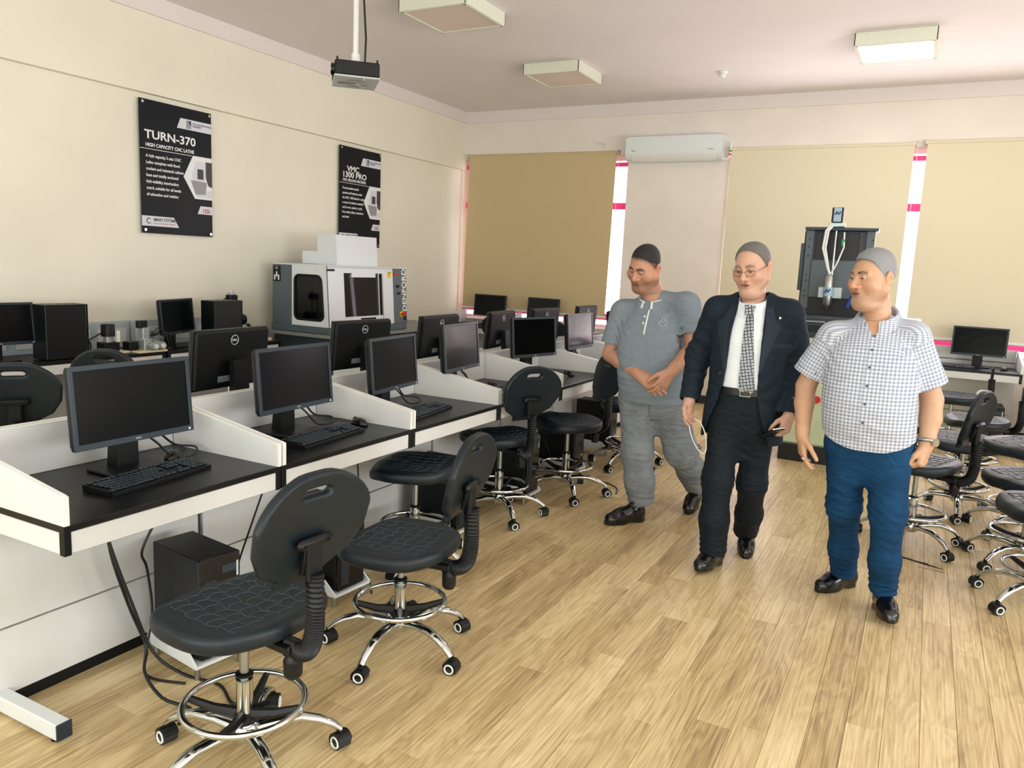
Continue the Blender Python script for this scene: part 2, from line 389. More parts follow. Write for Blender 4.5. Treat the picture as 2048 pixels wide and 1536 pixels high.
# bracket left over on the lintel, ceiling lights, detector
t = thing('wall_hook', 'small white metal hook bracket screwed to the lintel left of the air conditioner', 'hook', (-3.80, YB, 3.12))
f = MB(); f.box((0, -.004, 0), (.03, .008, .05), .002); f.build('hook_plate', white_metal, t)
f = MB(); f.tube([(0, -.005, .01), (0, -.05, .012), (-.06, -.07, .015), (-.09, -.07, .015)], .006, 8); f.build('hook_arm', white_metal, t, 40)
dif_off = mat('frosted_diffuser', (225,208,196), .32, spec=.5, noise=.05, nscale=3)
dif_on = mat('lit_diffuser', (255,255,250), .4, emit=(250,255,250), estr=2.6)
lightbox_m = mat('light_housing_paint', (222,224,208), .5, noise=.02)
def ceiling_light(x, y, on, label):
    t = thing('ceiling_light', label, 'ceiling light', (x, y, ZC), 0, 'square surface ceiling lights')
    w = .62; h = .105
    f = MB()
    for sx in (-1, 1):
        f.box((sx*(w/2-.006), 0, -h/2), (.012, w, h), .003); f.box((0, sx*(w/2-.006), -h/2), (w, .012, h), .003)
    f.box((0, 0, -.006), (w-.03, w-.03, .012)); f.build('housing', lightbox_m, t)
    f = MB()
    for sx in (-1, 1):
        f.box((sx*(w/2-.022), 0, -h+.003), (.02, w-.02, .008), .002); f.box((0, sx*(w/2-.022), -h+.003), (w-.02, .02, .008), .002)
    f.build('diffuser_rim', lightbox_m, t)
    f = MB(); f.box((0, 0, -h+.008), (w-.05, w-.05, .006), .001); f.build('diffuser', dif_on if on else dif_off, t)
    if on:
        l = area_light('ceiling_lamp_glow', (x, y, ZC-h-.01), (0, 0, 0), .5, .5, 14, (1, 1, .97)); l.parent = t; l.location = (0, 0, -h-.012)
ceiling_light(-3.61, 5.55, False, 'unlit ceiling light nearest the camera, cut by the top edge of the picture')
ceiling_light(-3.60, 7.66, False, 'unlit ceiling light further back, between projector and back wall')
ceiling_light(-.47, 7.62, True, 'lit ceiling light glowing white at the upper right')
t = thing('smoke_detector', 'small white smoke detector on the ceiling between the lights', 'detector', (-2.09, 8.25, ZC))
f = MB(); f.lathe([(.05, 0), (.05, -.014), (.043, -.02)][::-1], 20); f.build('detector_base', white_pl, t, 40)
f = MB(); f.lathe([(.03, -.02), (.034, -.035), (.03, -.055), (.018, -.062)][::-1], 20); f.build('detector_head', white_pl, t, 40)
# ------------------------------------------------------------------ signed-distance modelling (for moulded and organic shapes)
class Vox:
    def __init__(s, lo, hi, h):
        s.h = h; s.lo = np.array(lo, float); n = np.ceil((np.array(hi)-s.lo)/h).astype(int)+1
        s.ax = [(s.lo[i]+h*np.arange(n[i])).astype(np.float32) for i in range(3)]
        s.D = np.full(tuple(n), .12, np.float32)
    def reg(s, lo, hi):
        sl = []
        for i in range(3):
            a = int(max(0, math.floor((lo[i]-s.lo[i])/s.h))); b = int(min(s.D.shape[i], math.ceil((hi[i]-s.lo[i])/s.h)+1))
            if b <= a: return None, None
            sl.append(slice(a, b))
        X = s.ax[0][sl[0]][:, None, None]; Y = s.ax[1][sl[1]][None, :, None]; Z = s.ax[2][sl[2]][None, None, :]
        return tuple(sl), (X, Y, Z)
    def put(s, fn, lo, hi, k=.0, op='u', pad=.03):
        sl, P = s.reg([a-pad-k for a in lo], [a+pad+k for a in hi])
        if sl is None: return s
        d = fn(*P); o = s.D[sl]
        if op == 'u':
            r = np.minimum(o, d)
            if k > 0: hh = np.maximum(k-np.abs(o-d), 0)/k; r = r-hh*hh*k*.25
        elif op == 's':
            r = np.maximum(o, -d)
            if k > 0: hh = np.maximum(k-np.abs(o+d), 0)/k; r = r+hh*hh*k*.25
        elif op == 'i': r = np.maximum(o, d)
        s.D[sl] = r; return s
    def cap(s, a, b, ra, rb=None, k=.0, op='u'):
        rb = ra if rb is None else rb
        a = np.array(a, float); b = np.array(b, float); ab = b-a; L2 = float(ab@ab)+1e-12
        def fn(X, Y, Z):
            t = np.clip(((X-a[0])*ab[0]+(Y-a[1])*ab[1]+(Z-a[2])*ab[2])/L2, 0, 1)
            return np.sqrt((X-a[0]-t*ab[0])**2+(Y-a[1]-t*ab[1])**2+(Z-a[2]-t*ab[2])**2)-(ra+(rb-ra)*t)
        m = max(ra, rb); return s.put(fn, np.minimum(a, b)-m, np.maximum(a, b)+m, k, op)
    def chain(s, pts, rs, k=.0, op='u'):
        for i in range(len(pts)-1): s.cap(pts[i], pts[i+1], rs[i], rs[i+1], k if i == 0 else max(k, .0), op)
        return s
    def ell(s, c, r, M=None, k=.0, op='u'):
        c = np.array(c, float); r = np.array(r, float); m = max(r)
        def fn(X, Y, Z):
            x, y, z = X-c[0], Y-c[1], Z-c[2]
            if M is not None:
                A = M; x, y, z = (A[0][0]*x+A[1][0]*y+A[2][0]*z, A[0][1]*x+A[1][1]*y+A[2][1]*z, A[0][2]*x+A[1][2]*y+A[2][2]*z)
            k0 = np.sqrt((x/r[0])**2+(y/r[1])**2+(z/r[2])**2); k1 = np.sqrt((x/r[0]**2)**2+(y/r[1]**2)**2+(z/r[2]**2)**2)+1e-9
            return k0*(k0-1)/k1
        return s.put(fn, c-m, c+m, k, op)
    def loft(s, sl, yaw=0, k=.0, op='u', p=2.0, sm=3):   # slices (z, cx, cy, rx, ry)
        A = np.array(sorted(sl), float); zz = s.ax[2]
        def col(j):
            v = np.interp(zz, A[:, 0], A[:, j])
            for _ in range(sm): v = np.convolve(np.pad(v, 3, 'edge'), np.ones(7)/7, 'valid')
            return v
        C = [col(j).astype(np.float32) for j in (1, 2, 3, 4)]; z0, z1 = A[0, 0], A[-1, 0]; ca, sa = math.cos(yaw), math.sin(yaw)
        def fn(X, Y, Z):
            i0 = int(round((float(Z.ravel()[0])-s.lo[2])/s.h)); q = slice(i0, i0+Z.shape[2])
            cx, cy, rx, ry = [c[q][None, None, :] for c in C]
            x = (X-cx)*ca+(Y-cy)*sa; y = -(X-cx)*sa+(Y-cy)*ca
            g = (np.abs(x/rx)**p+np.abs(y/ry)**p)**(1/p); rr = np.sqrt(x*x+y*y)
            d = np.where(g > .05, rr*(1-1/np.maximum(g, .05)), -np.minimum(rx, ry))
            return np.maximum(d, np.maximum(Z-z1, z0-Z))
        m = A[:, 3:5].max(); lo = (A[:, 1].min()-m, A[:, 2].min()-m, z0); hi = (A[:, 1].max()+m, A[:, 2].max()+m, z1)
        return s.put(fn, lo, hi, k, op)
    def plane(s, p, n, lo, hi):     # keep the side against n
        p = np.array(p, float); n = np.array(n, float)/np.linalg.norm(n)
        return s.put(lambda X, Y, Z: (X-p[0])*n[0]+(Y-p[1])*n[1]+(Z-p[2])*n[2], lo, hi, 0, 'i', 0)
    def folds(s, items):            # localised creases: (centre, radius, direction, wavelength, amplitude, phase)
        I = np.nonzero(np.abs(s.D) < .02); P = np.stack([s.ax[i][I[i]] for i in range(3)], 1); add = np.zeros(len(P), np.float32)
        for (c, r, d, wl, am, ph) in items:
            q = P-np.array(c, np.float32); d = np.array(d, float); d = d/np.linalg.norm(d)
            r2 = np.array(r if isinstance(r, (tuple, list)) else (r, r, r), float)
            w = np.exp(-((q/r2)**2).sum(1)); ph2 = q@d*2*PI/wl+ph+1.3*np.sin(q[:, 0]*23+q[:, 2]*11+ph)+.9*np.sin(q[:, 1]*19-q[:, 2]*17+2*ph)
            add += am*w*(np.abs(np.sin(ph2*.5))*2-1.2)
        s.D[I] += add; return s
    def mesh(s):
        D = s.D; ins = D < 0
        c = np.zeros(np.array(D.shape)-1, np.uint8)
        for a in (0, 1):
            for b in (0, 1):
                for e in (0, 1): c += ins[a:D.shape[0]-1+a, b:D.shape[1]-1+b, e:D.shape[2]-1+e]
        cell = np.argwhere((c > 0) & (c < 8)); idx = np.full(c.shape, -1, np.int32); idx[tuple(cell.T)] = np.arange(len(cell))
        acc = np.zeros((len(cell), 3)); cnt = np.zeros(len(cell))
        cr = [np.array(x) for x in ((0,0,0),(1,0,0),(0,1,0),(1,1,0),(0,0,1),(1,0,1),(0,1,1),(1,1,1))]
        val = [D[tuple((cell+o).T)] for o in cr]
        for i, j in ((0,1),(2,3),(4,5),(6,7),(0,2),(1,3),(4,6),(5,7),(0,4),(1,5),(2,6),(3,7)):
            m = (val[i] < 0) != (val[j] < 0); t = val[i][m]/(val[i][m]-val[j][m])
            acc[m] += cr[i]+t[:, None]*(cr[j]-cr[i]); cnt[m] += 1
        V = (cell+acc/cnt[:, None])*s.h+s.lo
        F = []
        for ax in range(3):
            sh = [slice(None)]*3; sh2 = [slice(None)]*3; sh[ax] = slice(0, -1); sh2[ax] = slice(1, None)
            a, b = ins[tuple(sh)], ins[tuple(sh2)]; E = np.argwhere(a != b); u, w = (ax+1) % 3, (ax+2) % 3
            E = E[(E[:, u] > 0) & (E[:, w] > 0) & (E[:, u] < D.shape[u]-1) & (E[:, w] < D.shape[w]-1)]
            du = np.zeros(3, int); du[u] = 1; dw = np.zeros(3, int); dw[w] = 1
            q = np.stack([idx[tuple((E-du-dw).T)], idx[tuple((E-dw).T)], idx[tuple(E.T)], idx[tuple((E-du).T)]], 1)
            fl = a[tuple(E.T)]; q[~fl] = q[~fl][:, ::-1]; F.append(q)
        F = np.concatenate(F); F = F[(F >= 0).all(1)]
        return V, F
    def build(s, name, mats, parent=None, rel=None, it=1):
        V, F = s.mesh()
        for _ in range(it):             # light smoothing
            n = len(V); acc = np.zeros((n, 3)); cn = np.zeros(n)
            for i in range(4):
                a, b = F[:, i], F[:, (i+1) % 4]
                for ax in range(3): acc[:, ax] += np.bincount(a, V[b, ax], n)+np.bincount(b, V[a, ax], n)
                cn += np.bincount(a, minlength=n)+np.bincount(b, minlength=n)
            V = V*.5+.5*acc/np.maximum(cn, 1)[:, None]
        if rel is not None: V = V-np.array(rel)
        return npmesh(name, V, F, mats, parent)
def npmesh(name, V, F, mats, parent=None):
    me = bpy.data.meshes.new(name); k = F.shape[1]
    me.vertices.add(len(V)); me.vertices.foreach_set('co', V.astype(np.float32).ravel())
    me.loops.add(F.size); me.loops.foreach_set('vertex_index', F.astype(np.int32).ravel())
    me.polygons.add(len(F)); me.polygons.foreach_set('loop_start', np.arange(0, F.size, k, dtype=np.int32))
    me.update(calc_edges=True); me.polygons.foreach_set('use_smooth', np.ones(len(F), bool))
    for m in (mats if isinstance(mats, (list, tuple)) else [mats]): me.materials.append(m)
    me.update(); return link(name, me, parent)

# ------------------------------------------------------------------ draughtsman chairs (sitter faces +Y)
SEAT_Z = .535
def seat_shape():
    v = Vox((-.27, -.27, -.075), (.27, .27, .045), .006)
    def fn(X, Y, Z):
        W = .232-.035*np.clip(-Y/.22, 0, 1)**2+.0*Z; Ly = .215
        g = (np.abs(X/W)**2.7+np.abs(Y/Ly)**2.7)**(1/2.7); rr = np.sqrt(X*X+Y*Y)+1e-6
        e = rr*(1-1/np.maximum(g, .08))
        top = .004-.010*np.exp(-(X/.15)**2-((Y+.03)/.14)**2)+.010*np.exp(-((Y+.2)/.05)**2)-.9*np.clip(Y-.11, 0, 1)**2*3+.006*np.exp(-(X/.05)**2)*np.clip(Y/.2, 0, 1)
        t = .030; d2 = np.abs(Z-top+t)-t; r = .024
        q1 = np.maximum(e+r, 0); q2 = np.maximum(d2+r, 0)
        return np.sqrt(q1*q1+q2*q2)+np.minimum(np.maximum(e+r, d2+r), 0)-r
    return v.put(fn, (-.25, -.24, -.07), (.25, .24, .03))
def seat_top(x, y): return .004-.010*math.exp(-(x/.15)**2-((y+.03)/.14)**2)+.010*math.exp(-((y+.2)/.05)**2)-2.7*max(y-.11, 0)**2+.006*math.exp(-(x/.05)**2)*min(max(y/.2, 0), 1)
def back_shape():
    v = Vox((-.24, -.09, -.27), (.24, .06, .22), .006)
    def fn(X, Y, Z):
        a = 1+.0*Z
        W = np.interp(Z.ravel(), [-.26, -.2, -.14, -.05, .05, .2], [.085, .09, .165, .205, .212, .19]).astype(np.float32)[None, None, :]
        ex = np.abs(X)-W*np.sqrt(np.clip(1-(np.clip(Z-.02, 0, 1)/.182)**2.4, 0, 1)); ez = np.maximum(Z-.20, -.235-Z)
        e = np.maximum(ex*.85, ez)
        hx = np.maximum(np.abs(X)-.038, 0); hz = Z-.128+.18*X*X*4; slot = np.sqrt(hx*hx+hz*hz)-.0145
        yc = -.45*X*X*1.2+.18*np.clip(-Z-.05, 0, 1)**2*2; d2 = np.abs(Y-yc)-.016; r = .013
        e = np.maximum(e, -slot)
        q1 = np.maximum(e+r, 0); q2 = np.maximum(d2+r, 0)
        return np.sqrt(q1*q1+q2*q2)+np.minimum(np.maximum(e+r, d2+r), 0)-r
    return v.put(fn, (-.22, -.07, -.25), (.22, .05, .21))
def make_chair(label):
    t = thing('drafting_chair', label, 'chair', (0,0,0), 0, 'black swivel drafting chairs')
    se = seat_shape().build('seat', pu_m, t); se.location = (0, 0, SEAT_Z); se.scale = (1.07, 1.05, 1)
    g = MB()
    for i in range(-3, 4):                      # moulded grid on the seat
        pts = []
        for j in range(15):
            y = -.15+.29*j/14; x = i*.052*(1-.1*abs(y)/.15)+.006*math.sin(j*1.6+i)
            pts.append((x, y, seat_top(x, y)+.0005))
        g.tube(pts, .0020, 5)
    for j in range(7):
        for i in range(-3, 3):
            y0 = -.14+.045*j; pts = []
            for q in range(6):
                x = (i+q/5)*.052; y = y0+.012*math.sin(PI*q/5)+.008*(i % 2); pts.append((x, y, seat_top(x, y)+.0003))
            g.tube(pts, .0019, 4)
    g.build('seat_ridges', pu_ridge, se, 60)
    m = MB(); m.box((0, -.03, SEAT_Z-.075), (.15, .2, .03), .006); m.box((0, -.15, SEAT_Z-.082), (.065, .16, .03), .006); m.build('tilt_plate', blk, t)
    ba = back_shape().build('backrest', pu_m, t); ba.location = (0, -.275, .842); ba.rotation_euler = (R_(13), 0, 0); ba.scale = (1, 1, .80)
    m = MB(); m.box((0, -.035, -.05), (.13, .028, .042), .012); m.box((0, -.03, -.12), (.06, .022, .12), .006)
    for sx in (-1, 1): m.cyl((sx*.042, -.046, -.05), (sx*.042, -.052, -.05), .007, 10)
    m.build('back_bracket', blk, ba, 40)
    pts = []; rs = []                           # corrugated bellows over the back bar
    ctl = [(0, -.19, SEAT_Z-.085), (0, -.245, SEAT_Z-.085), (0, -.283, SEAT_Z-.06), (0, -.300, SEAT_Z-.01), (0, -.304, SEAT_Z+.06), (0, -.300, SEAT_Z+.17)]
    for i in range(84):
        u = i/83*(len(ctl)-1); k = min(int(u), len(ctl)-2); f = u-k; p0 = Vector(ctl[max(k-1, 0)]); p1 = Vector(ctl[k]); p2 = Vector(ctl[k+1]); p3 = Vector(ctl[min(k+2, len(ctl)-1)])
        pts.append(.5*((2*p1)+(p2-p0)*f+(2*p0-5*p1+4*p2-p3)*f*f+(3*p1-p0-3*p2+p3)*f**3)); rs.append(.0325 if i % 2 else .0285)
    m = MB(); m.tube(pts, rs, 12, flat=.72, up=(1, 0, 0)); m.build('bellows', blk, t, 30)
    m = MB(); m.box((0, -.298, .745), (.058, .02, .13), .006); m.build('back_bar', blk_matte, t)
    m = MB(); m.tube([(0, -.215, SEAT_Z-.09), (0, -.215, SEAT_Z-.105), (0, -.215, SEAT_Z-.12), (0, -.215, SEAT_Z-.165), (0, -.215, SEAT_Z-.175)], [.018, .02, .029, .027, .02], 14); m.build('tension_knob', blk, t, 30)
    m = MB(); m.cyl((0, 0, .24), (0, 0, SEAT_Z-.07), .0145, 16); m.build('gas_column', steel, t, 40)
    m = MB(); m.lathe([(.0, .155), (.026, .155), (.026, .285), (.0, .285)], 20); m.build('outer_column', chrome, t, 40)
    m = MB(); m.lathe([(.0, .295), (.0275, .295), (.0275, .302), (.018, .306), (0, .306)], 20); m.build('column_collar', blk, t, 40)
    m = MB(); m.lathe([(0, .14), (.033, .14), (.033, .17), (.028, .175), (0, .175)], 20); m.build('hub_collar', blk, t, 40)
    m = MB(); m.torus((0, 0, .205), .182, .0105, 56, 10); m.build('foot_ring', chrome, t, 60)
    m = MB()
    for k in range(4):
        w = R_(28+90*k); m.tube([(.02*math.cos(w), .02*math.sin(w), .166), (.1*math.cos(w), .1*math.sin(w), .176), (.178*math.cos(w), .178*math.sin(w), .2)], [.020, .015, .011], 6)
    m.build('ring_spokes', blk, t, 30)
    m = MB(); m.cyl((.03, -.01, .158), (.075, -.025, .158), .024, 14); m.build('ring_knob', blk, t, 40)
    m = MB(); m.lathe([(0, .085), (.038, .085), (.046, .1), (.046, .128), (.036, .142), (0, .142)], 20); m.build('base_hub', chrome, t, 40)
    lg = MB(); lg.tube([(.03, 0, .115), (.10, 0, .128), (.17, 0, .128), (.225, 0, .112), (.27, 0, .088), (.294, 0, .066)], [.023, .0225, .021, .0195, .017, .014], 10, flat=.72, up=(0, 0, 1)); lgm = lg.mesh('leg', chrome, 50)
    hood = MB(); hood.cyl((0, 0, .04), (0, 0, .066), .011, 10)
    hp = [(-.022, .026)]+[(.031*math.cos(R_(a)), .026+.031*math.sin(R_(a))) for a in range(160, -20, -20)]+[(.028, .012), (.0, .026)]
    hood.prism([(x, z) for x, z in hp][::-1], -.0245, .0245, Matrix.Rotation(R_(90), 4, 'X'))
    hood.cur = 1; hood.cyl((0, -.023, .026), (0, .023, .026), .0262, 18)
    wms = []
    for sx in (-1, 1):
        wh = MB(); wh.tube([(.0175*math.cos(a), sx*.0245, .026+.0175*math.sin(a)) for a in [2*PI*i/20 for i in range(20)]], .0036, 6, closed=True); wms.append(wh.mesh('wheel_ring', ring_w, 60))
    hm = hood.mesh('caster', [blk, wheel_m], 40)
    for k in range(5):
        w = 2*PI*k/5; link('leg', lgm, t, None, None, (0, 0, w))
        c = link('caster', hm, t, (.295*math.cos(w), .295*math.sin(w), 0), None, (0, 0, rnd.uniform(0, 2*PI))); [link('wheel_ring', wm, c) for wm in wms]
    return t
chair0 = make_chair('x')
CHAIRS = []
def place_chair(x, y, rear_deg, label, base_deg=0, dz=0, noback=False, first=False):
    """rear_deg: compass direction (from +X, counter-clockwise) in which the backrest lies."""
    c = chair0 if first else dup(chair0)
    th = R_(rear_deg+90); c.location = (x, y, 0); c.rotation_euler = (0, 0, th); c['label'] = label
    br = R_(base_deg)-th
    for ch in list(c.children):
        n = ch.name.split('.')[0]
        if n in ('leg', 'caster'):
            # turn the five-star base on its own
            if n == 'leg': ch.rotation_euler = (0, 0, ch.rotation_euler[2]+br)
            else:
                a = math.atan2(ch.location[1], ch.location[0])+br; ch.location = (.295*math.cos(a), .295*math.sin(a), 0); ch.rotation_euler = (0, 0, rnd.uniform(0, 2*PI))
        elif n in ('seat', 'backrest', 'bellows', 'back_bar', 'tension_knob', 'tilt_plate', 'gas_column') and dz: ch.location = Vector(ch.location)+Vector((0, 0, dz))
        if noback and n in (('backrest',) if noback == 1 else ('backrest', 'bellows', 'back_bar')):
            for g in list(ch.children): bpy.data.objects.remove(g)
            bpy.data.objects.remove(ch)
    return c
place_chair(-1.73, 1.60, -4, 'nearest drafting chair with its back to the camera in front of the first desk', 47, first=True)

place_chair(-1.765, 2.455, 8, 'second drafting chair from the camera, showing its whole quilted seat beside the second desk', 28, dz=-.06)
place_chair(-2.27, 3.27, 20, 'drafting chair without visible backrest under the second and third desks, half hidden', 252, noback=2)
place_chair(-2.27, 4.19, -25, 'drafting chair with an oval handle slot seen against the fourth desk', 285)
place_chair(-2.12, 4.89, 48, 'drafting chair with a clear view of its chrome foot ring, standing at the fifth desk', 274)
place_chair(-2.02, 5.90, 40, 'drafting chair at the sixth desk, left of the man in the polo shirt', 300)
place_chair(-1.98, 6.80, 70, 'drafting chair whose caster shows between the legs of the man in the grey polo shirt', 330)
place_chair(-4.18, 2.36, -35, 'drafting chair at the far left edge, in front of the long bench', 10)
place_chair(-4.28, 3.10, -65, 'drafting chair between the long bench and the nearest screen, mostly hidden', 30)
place_chair(-4.42, 8.25, -90, 'drafting chair between the two screens under the dark tan blind', 20)
place_chair(-3.78, 8.0, -60, 'drafting chair under the dark tan blind, right of the two screens', 50)
place_chair(.055, 5.19, -20, 'drafting chair right behind the man in the checked shirt, its black backrest towards the camera', -79)
place_chair(.33, 6.12, 90, 'drafting chair without visible backrest behind the one with the backrest to the camera', 20, noback=2)
place_chair(.45, 7.15, 8, 'drafting chair without backrest beside the dark computer tower at the back right', 15, noback=1)
place_chair(.30, 8.30, 5, 'drafting chair without backrest in front of the single back desk', 40, dz=.03, noback=1)
place_chair(.67, 5.82, 60, 'drafting chair with a high dark seat cut by the right edge, behind the others', 56, dz=.07, noback=2)
place_chair(.64, 5.14, 40, 'drafting chair with a pale glossy seat at the right edge of the picture', 195)
place_chair(.66, 4.52, 20, 'frontmost drafting chair at the right edge, mostly outside the picture', 195)
# ------------------------------------------------------------------ computer desks
YZ = Matrix(((0,0,1,0),(1,0,0,0),(0,1,0,0),(0,0,0,1)))     # prism drawn in (y,z), thick along x
DW, DD, DH = .876, .62, .76
def make_desk(label, group):
    t = thing('computer_desk', label, 'desk', (0,0,0), 0, group)
    w = DW
    m = MB(); m.box((0, DD/2, DH-.011), (w, DD, .022), .002); m.build('worktop', top_black, t)
    m = MB(); m.box((0, .012, DH-.057), (w-.05, .016, .068), .002); m.build('front_apron', lam_white, t)
    for sx in (-1, 1):
        m = MB(); m.box((sx*(w/2-.010), DD/2, DH-.057), (.016, DD-.05, .068), .002); m.build('side_apron', lam_white, t)
        m = MB(); m.box((sx*(w/2-.0125), .0125, DH-.058), (.024, .024, .073), .002); m.build('corner_post', blk, t)
        x = sx*(w/2-.010)
        m = MB(); m.prism([(.0, DH), (DD-.02, DH), (DD-.02, .938), (DD-.06, .936), (.012, .850), (0, .846)], x-.009, x+.009, YZ); p = m.build('side_panel', lam_white, t)
        m = MB(); m.prism([(-.0022, DH), (.0, DH), (0, .846), (.012, .85), (DD-.06, .936), (DD-.02, .938), (DD-.02, .9405), (DD-.061, .9385), (.0115, .8525), (-.0022, .848)], x-.0092, x+.0092, YZ); m.build('edge_band', lam_edge, p)
        lx = sx*(w/2-.045)
        m = MB(); m.box((lx, DD-.09, .40), (.04, .07, .66), .004); lg = m.build('leg', white_metal, t)
        m = MB(); m.box((lx, .345, .045), (.05, .45, .055), .004); m.build('foot', white_metal, lg)
        m = MB(); m.box((lx, .117, .045), (.052, .006, .057), .002); m.build('foot_cap', bezel_m, lg)
        m = MB(); m.cyl((lx, .16, 0), (lx, .16, .02), .016, 12); m.build('levelling_pad', blk, lg)
    m = MB(); m.box((0, DD-.011, .849), (w-.04, .018, .178), .002); p = m.build('back_panel', lam_white, t)
    m = MB(); m.box((0, DD-.011, .9395), (w-.04, .0185, .003)); m.build('edge_band', lam_edge, p)
    m = MB(); m.box((0, DD-.145, .475), (w-.02, .018, .37), .002); m.build('modesty_panel', lam_white, t)
    m = MB(); m.box((0, DD-.145, .165), (w-.02, .018, .236), .002); m.build('kick_panel', lam_white, t)
    m = MB(); m.box((0, DD-.14, .022), (w-.02, .012, .044)); m.build('plinth', blk_matte, t)  # black strip put in for the shadow gap below the kick panel
    m = MB(); m.lathe([(0, DH-.024), (.04, DH-.024), (.04, DH-.06), (0, DH-.06)][::-1], 14, Matrix.Translation((.12, .25, 0))); m.build('cable_port', blk, t, 40)
    return t
G1, G2, GB = 'desks of the front row along the aisle', 'desks of the rear row facing the left wall', 'desks under the back windows'
XF, XB2 = -2.165, -3.415
LBL1 = ['nearest desk of the aisle row, at the left edge of the picture', 'second desk of the aisle row, with a mouse beside its right divider', 'third desk of the aisle row from the camera',
        'fourth desk of the aisle row, with the reflective square screen', 'fifth desk of the aisle row, behind the chair with the oval slot', 'sixth desk of the aisle row, left of the man in the polo shirt', 'last desk of the aisle row, hidden behind the man in the polo shirt']
desk0 = make_desk(LBL1[0], G1); desk0.location = (XF, 1.76, 0); desk0.rotation_euler = (0, 0, R_(90))
YC = [1.76+.881*i for i in range(7)]
for i in range(1, 7): dup(desk0, (XF, YC[i], 0), R_(90), LBL1[i])
for i in range(7):
    dup(desk0, (XB2, YC[i], 0), R_(-90), 'desk back to back with the %s aisle desk, facing the left wall' % ['first', 'second', 'third', 'fourth', 'fifth', 'sixth', 'last'][i], G2)
YBD = 8.78
for x, l in ((-5.30, 'back desk in the corner by the left wall, under the dark tan blind'), (-4.42, 'back desk under the dark tan blind, right of the corner desk'), (.44, 'single back desk at the right, below the pale blinds')):
    d = dup(desk0, (x, YBD, 0), 0, l, GB)
    if x < 0:
        for c in list(d.children):
            if c.name.startswith(('back_panel',)):
                for g in list(c.children): bpy.data.objects.remove(g)
                bpy.data.objects.remove(c)

for o_ in [q for q in bpy.data.objects if q.name.startswith('computer_desk') and q != desk0]:      # shorter feet further along the rows
    for lg_ in [c for c in o_.children if c.name.startswith('leg')]:
        for ft in lg_.children:
            n_ = ft.name.split('.')[0]
            if n_ == 'foot': ft.scale = (1, .42, 1); ft.location = (0, .345, 0)
            elif n_ == 'foot_cap': ft.location = (0, .278, 0)
            else: ft.location = (0, .27, 0)
# ------------------------------------------------------------------ screens, keyboards, mice, towers
def make_monitor(label, refl=False):
    t = thing('monitor', label, 'monitor', (0,0,0), 0, 'flat black computer screens')
    T = Matrix.Translation((0, 0, .262)) @ Matrix.Rotation(R_(-5), 4, 'X')
    w, h = .488, .292
    m = MB(); m.box((0, .006, 0), (w, .022, h), .004, T); m.build('screen_housing', blk, t)
    m = MB()
    bz = .016
    m.box((0, -.006, h/2-bz/2), (w, .006, bz), .001, T); m.box((0, -.006, -h/2+.011), (w, .006, .022), .001, T)
    for sx in (-1, 1): m.box((sx*(w/2-bz/2), -.006, .003), (bz, .006, h-.036), .001, T)
    b = m.build('bezel', bezel_m, t)
    m = MB(); m.box((0, -.0035, .003), (w-2*bz+.002, .003, h-.036), 0, T); m.build('screen', screen_r if refl else screen_m, t)
    L = T @ Matrix.Translation((0, -.0095, -h/2+.0075)) @ Matrix.Rotation(R_(90), 4, 'X')
    o = text('maker_name', 'DELL', .0095, logo_m, b, (0,0,0), (0,0,0), .0004, 'CENTER', 1.15); o.matrix_local = L @ Matrix.Diagonal((1.2, 1, 1, 1))
    m = MB(); m.box((w/2-.02, -.0092, -h/2+.01), (.008, .002, .008), .001, T); m.build('power_button', white_pl, b)
    # back shell
    m = MB(); m.box((0, .024, 0), (w-.008, .02, h-.008), .009, T); s = m.build('back_shell', blk, t)
    B = T @ Matrix.Translation((0, .0345, h/2-.052)) @ Matrix.Rotation(R_(-90), 4, 'X')
    m = MB(); m.torus((0, 0, 0), .0235, .0021, 28, 6, B); m.build('round_emblem', logo_m, s, 60)
    o = text('maker_name', 'DELL', .0145, logo_m, s, (0,0,0), (0,0,0), .0008, 'CENTER', 1, .0006); o.matrix_local = T @ Matrix.Translation((0, .034, h/2-.057)) @ Matrix.Rotation(PI, 4, 'Z') @ Matrix.Rotation(R_(90), 4, 'X')
    m = MB(); m.box((.06, .0345, -.095), (.075, .002, .03), 0, T); m.build('rating_label', label_m, s)
    m = MB(); m.prism([(.045, .005), (.105, .005), (.078, .30), (.05, .30)], -.045, .045, YZ); m.build('stand_neck', blk, t)
    m = MB(); m.box((0, .03, .006), (.235, .185, .012), .004); m.build('stand_base', blk, t)
    return t
mon0 = make_monitor('x'); 
def monitor(x, y, rz, label, refl=False, z=DH, first=False, lift=0):
    o = mon0 if first else dup(mon0)
    o.location = (x, y, z+.0012); o.rotation_euler = (0, 0, R_(rz)); o['label'] = label
    for c in list(o.children):
        if lift and not c.name.startswith('stand'): c.location = Vector(c.location)+Vector((0, 0, lift))
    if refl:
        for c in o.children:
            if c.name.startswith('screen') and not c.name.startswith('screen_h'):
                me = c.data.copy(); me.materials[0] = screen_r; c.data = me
    return o
MY = [1.83, 2.66, 3.41, 4.12, 5.12, 5.98, 6.88]
MR = [90, 92, 97, 96, 76, 88, 92]
ML = ['nearest monitor, large dark screen at the left of the picture', 'second monitor in the aisle row, dark screen behind the keyboard with a mouse', 'third monitor in the aisle row, with a purplish reflection tint', 'fourth monitor in the aisle row, with a strong pinkish reflection tint',
      'fifth monitor in the aisle row, a dark screen turned slightly aside', 'sixth monitor in the aisle row, bright pinkish reflection tint, left of the man in the polo', 'last monitor of the aisle row, partly behind the polo sleeve']
for i in range(7): monitor(-2.53 if i != 3 else -2.54, MY[i], MR[i], ML[i], i in (2, 3, 5), first=(i == 0), lift=.038 if i > 2 else 0)
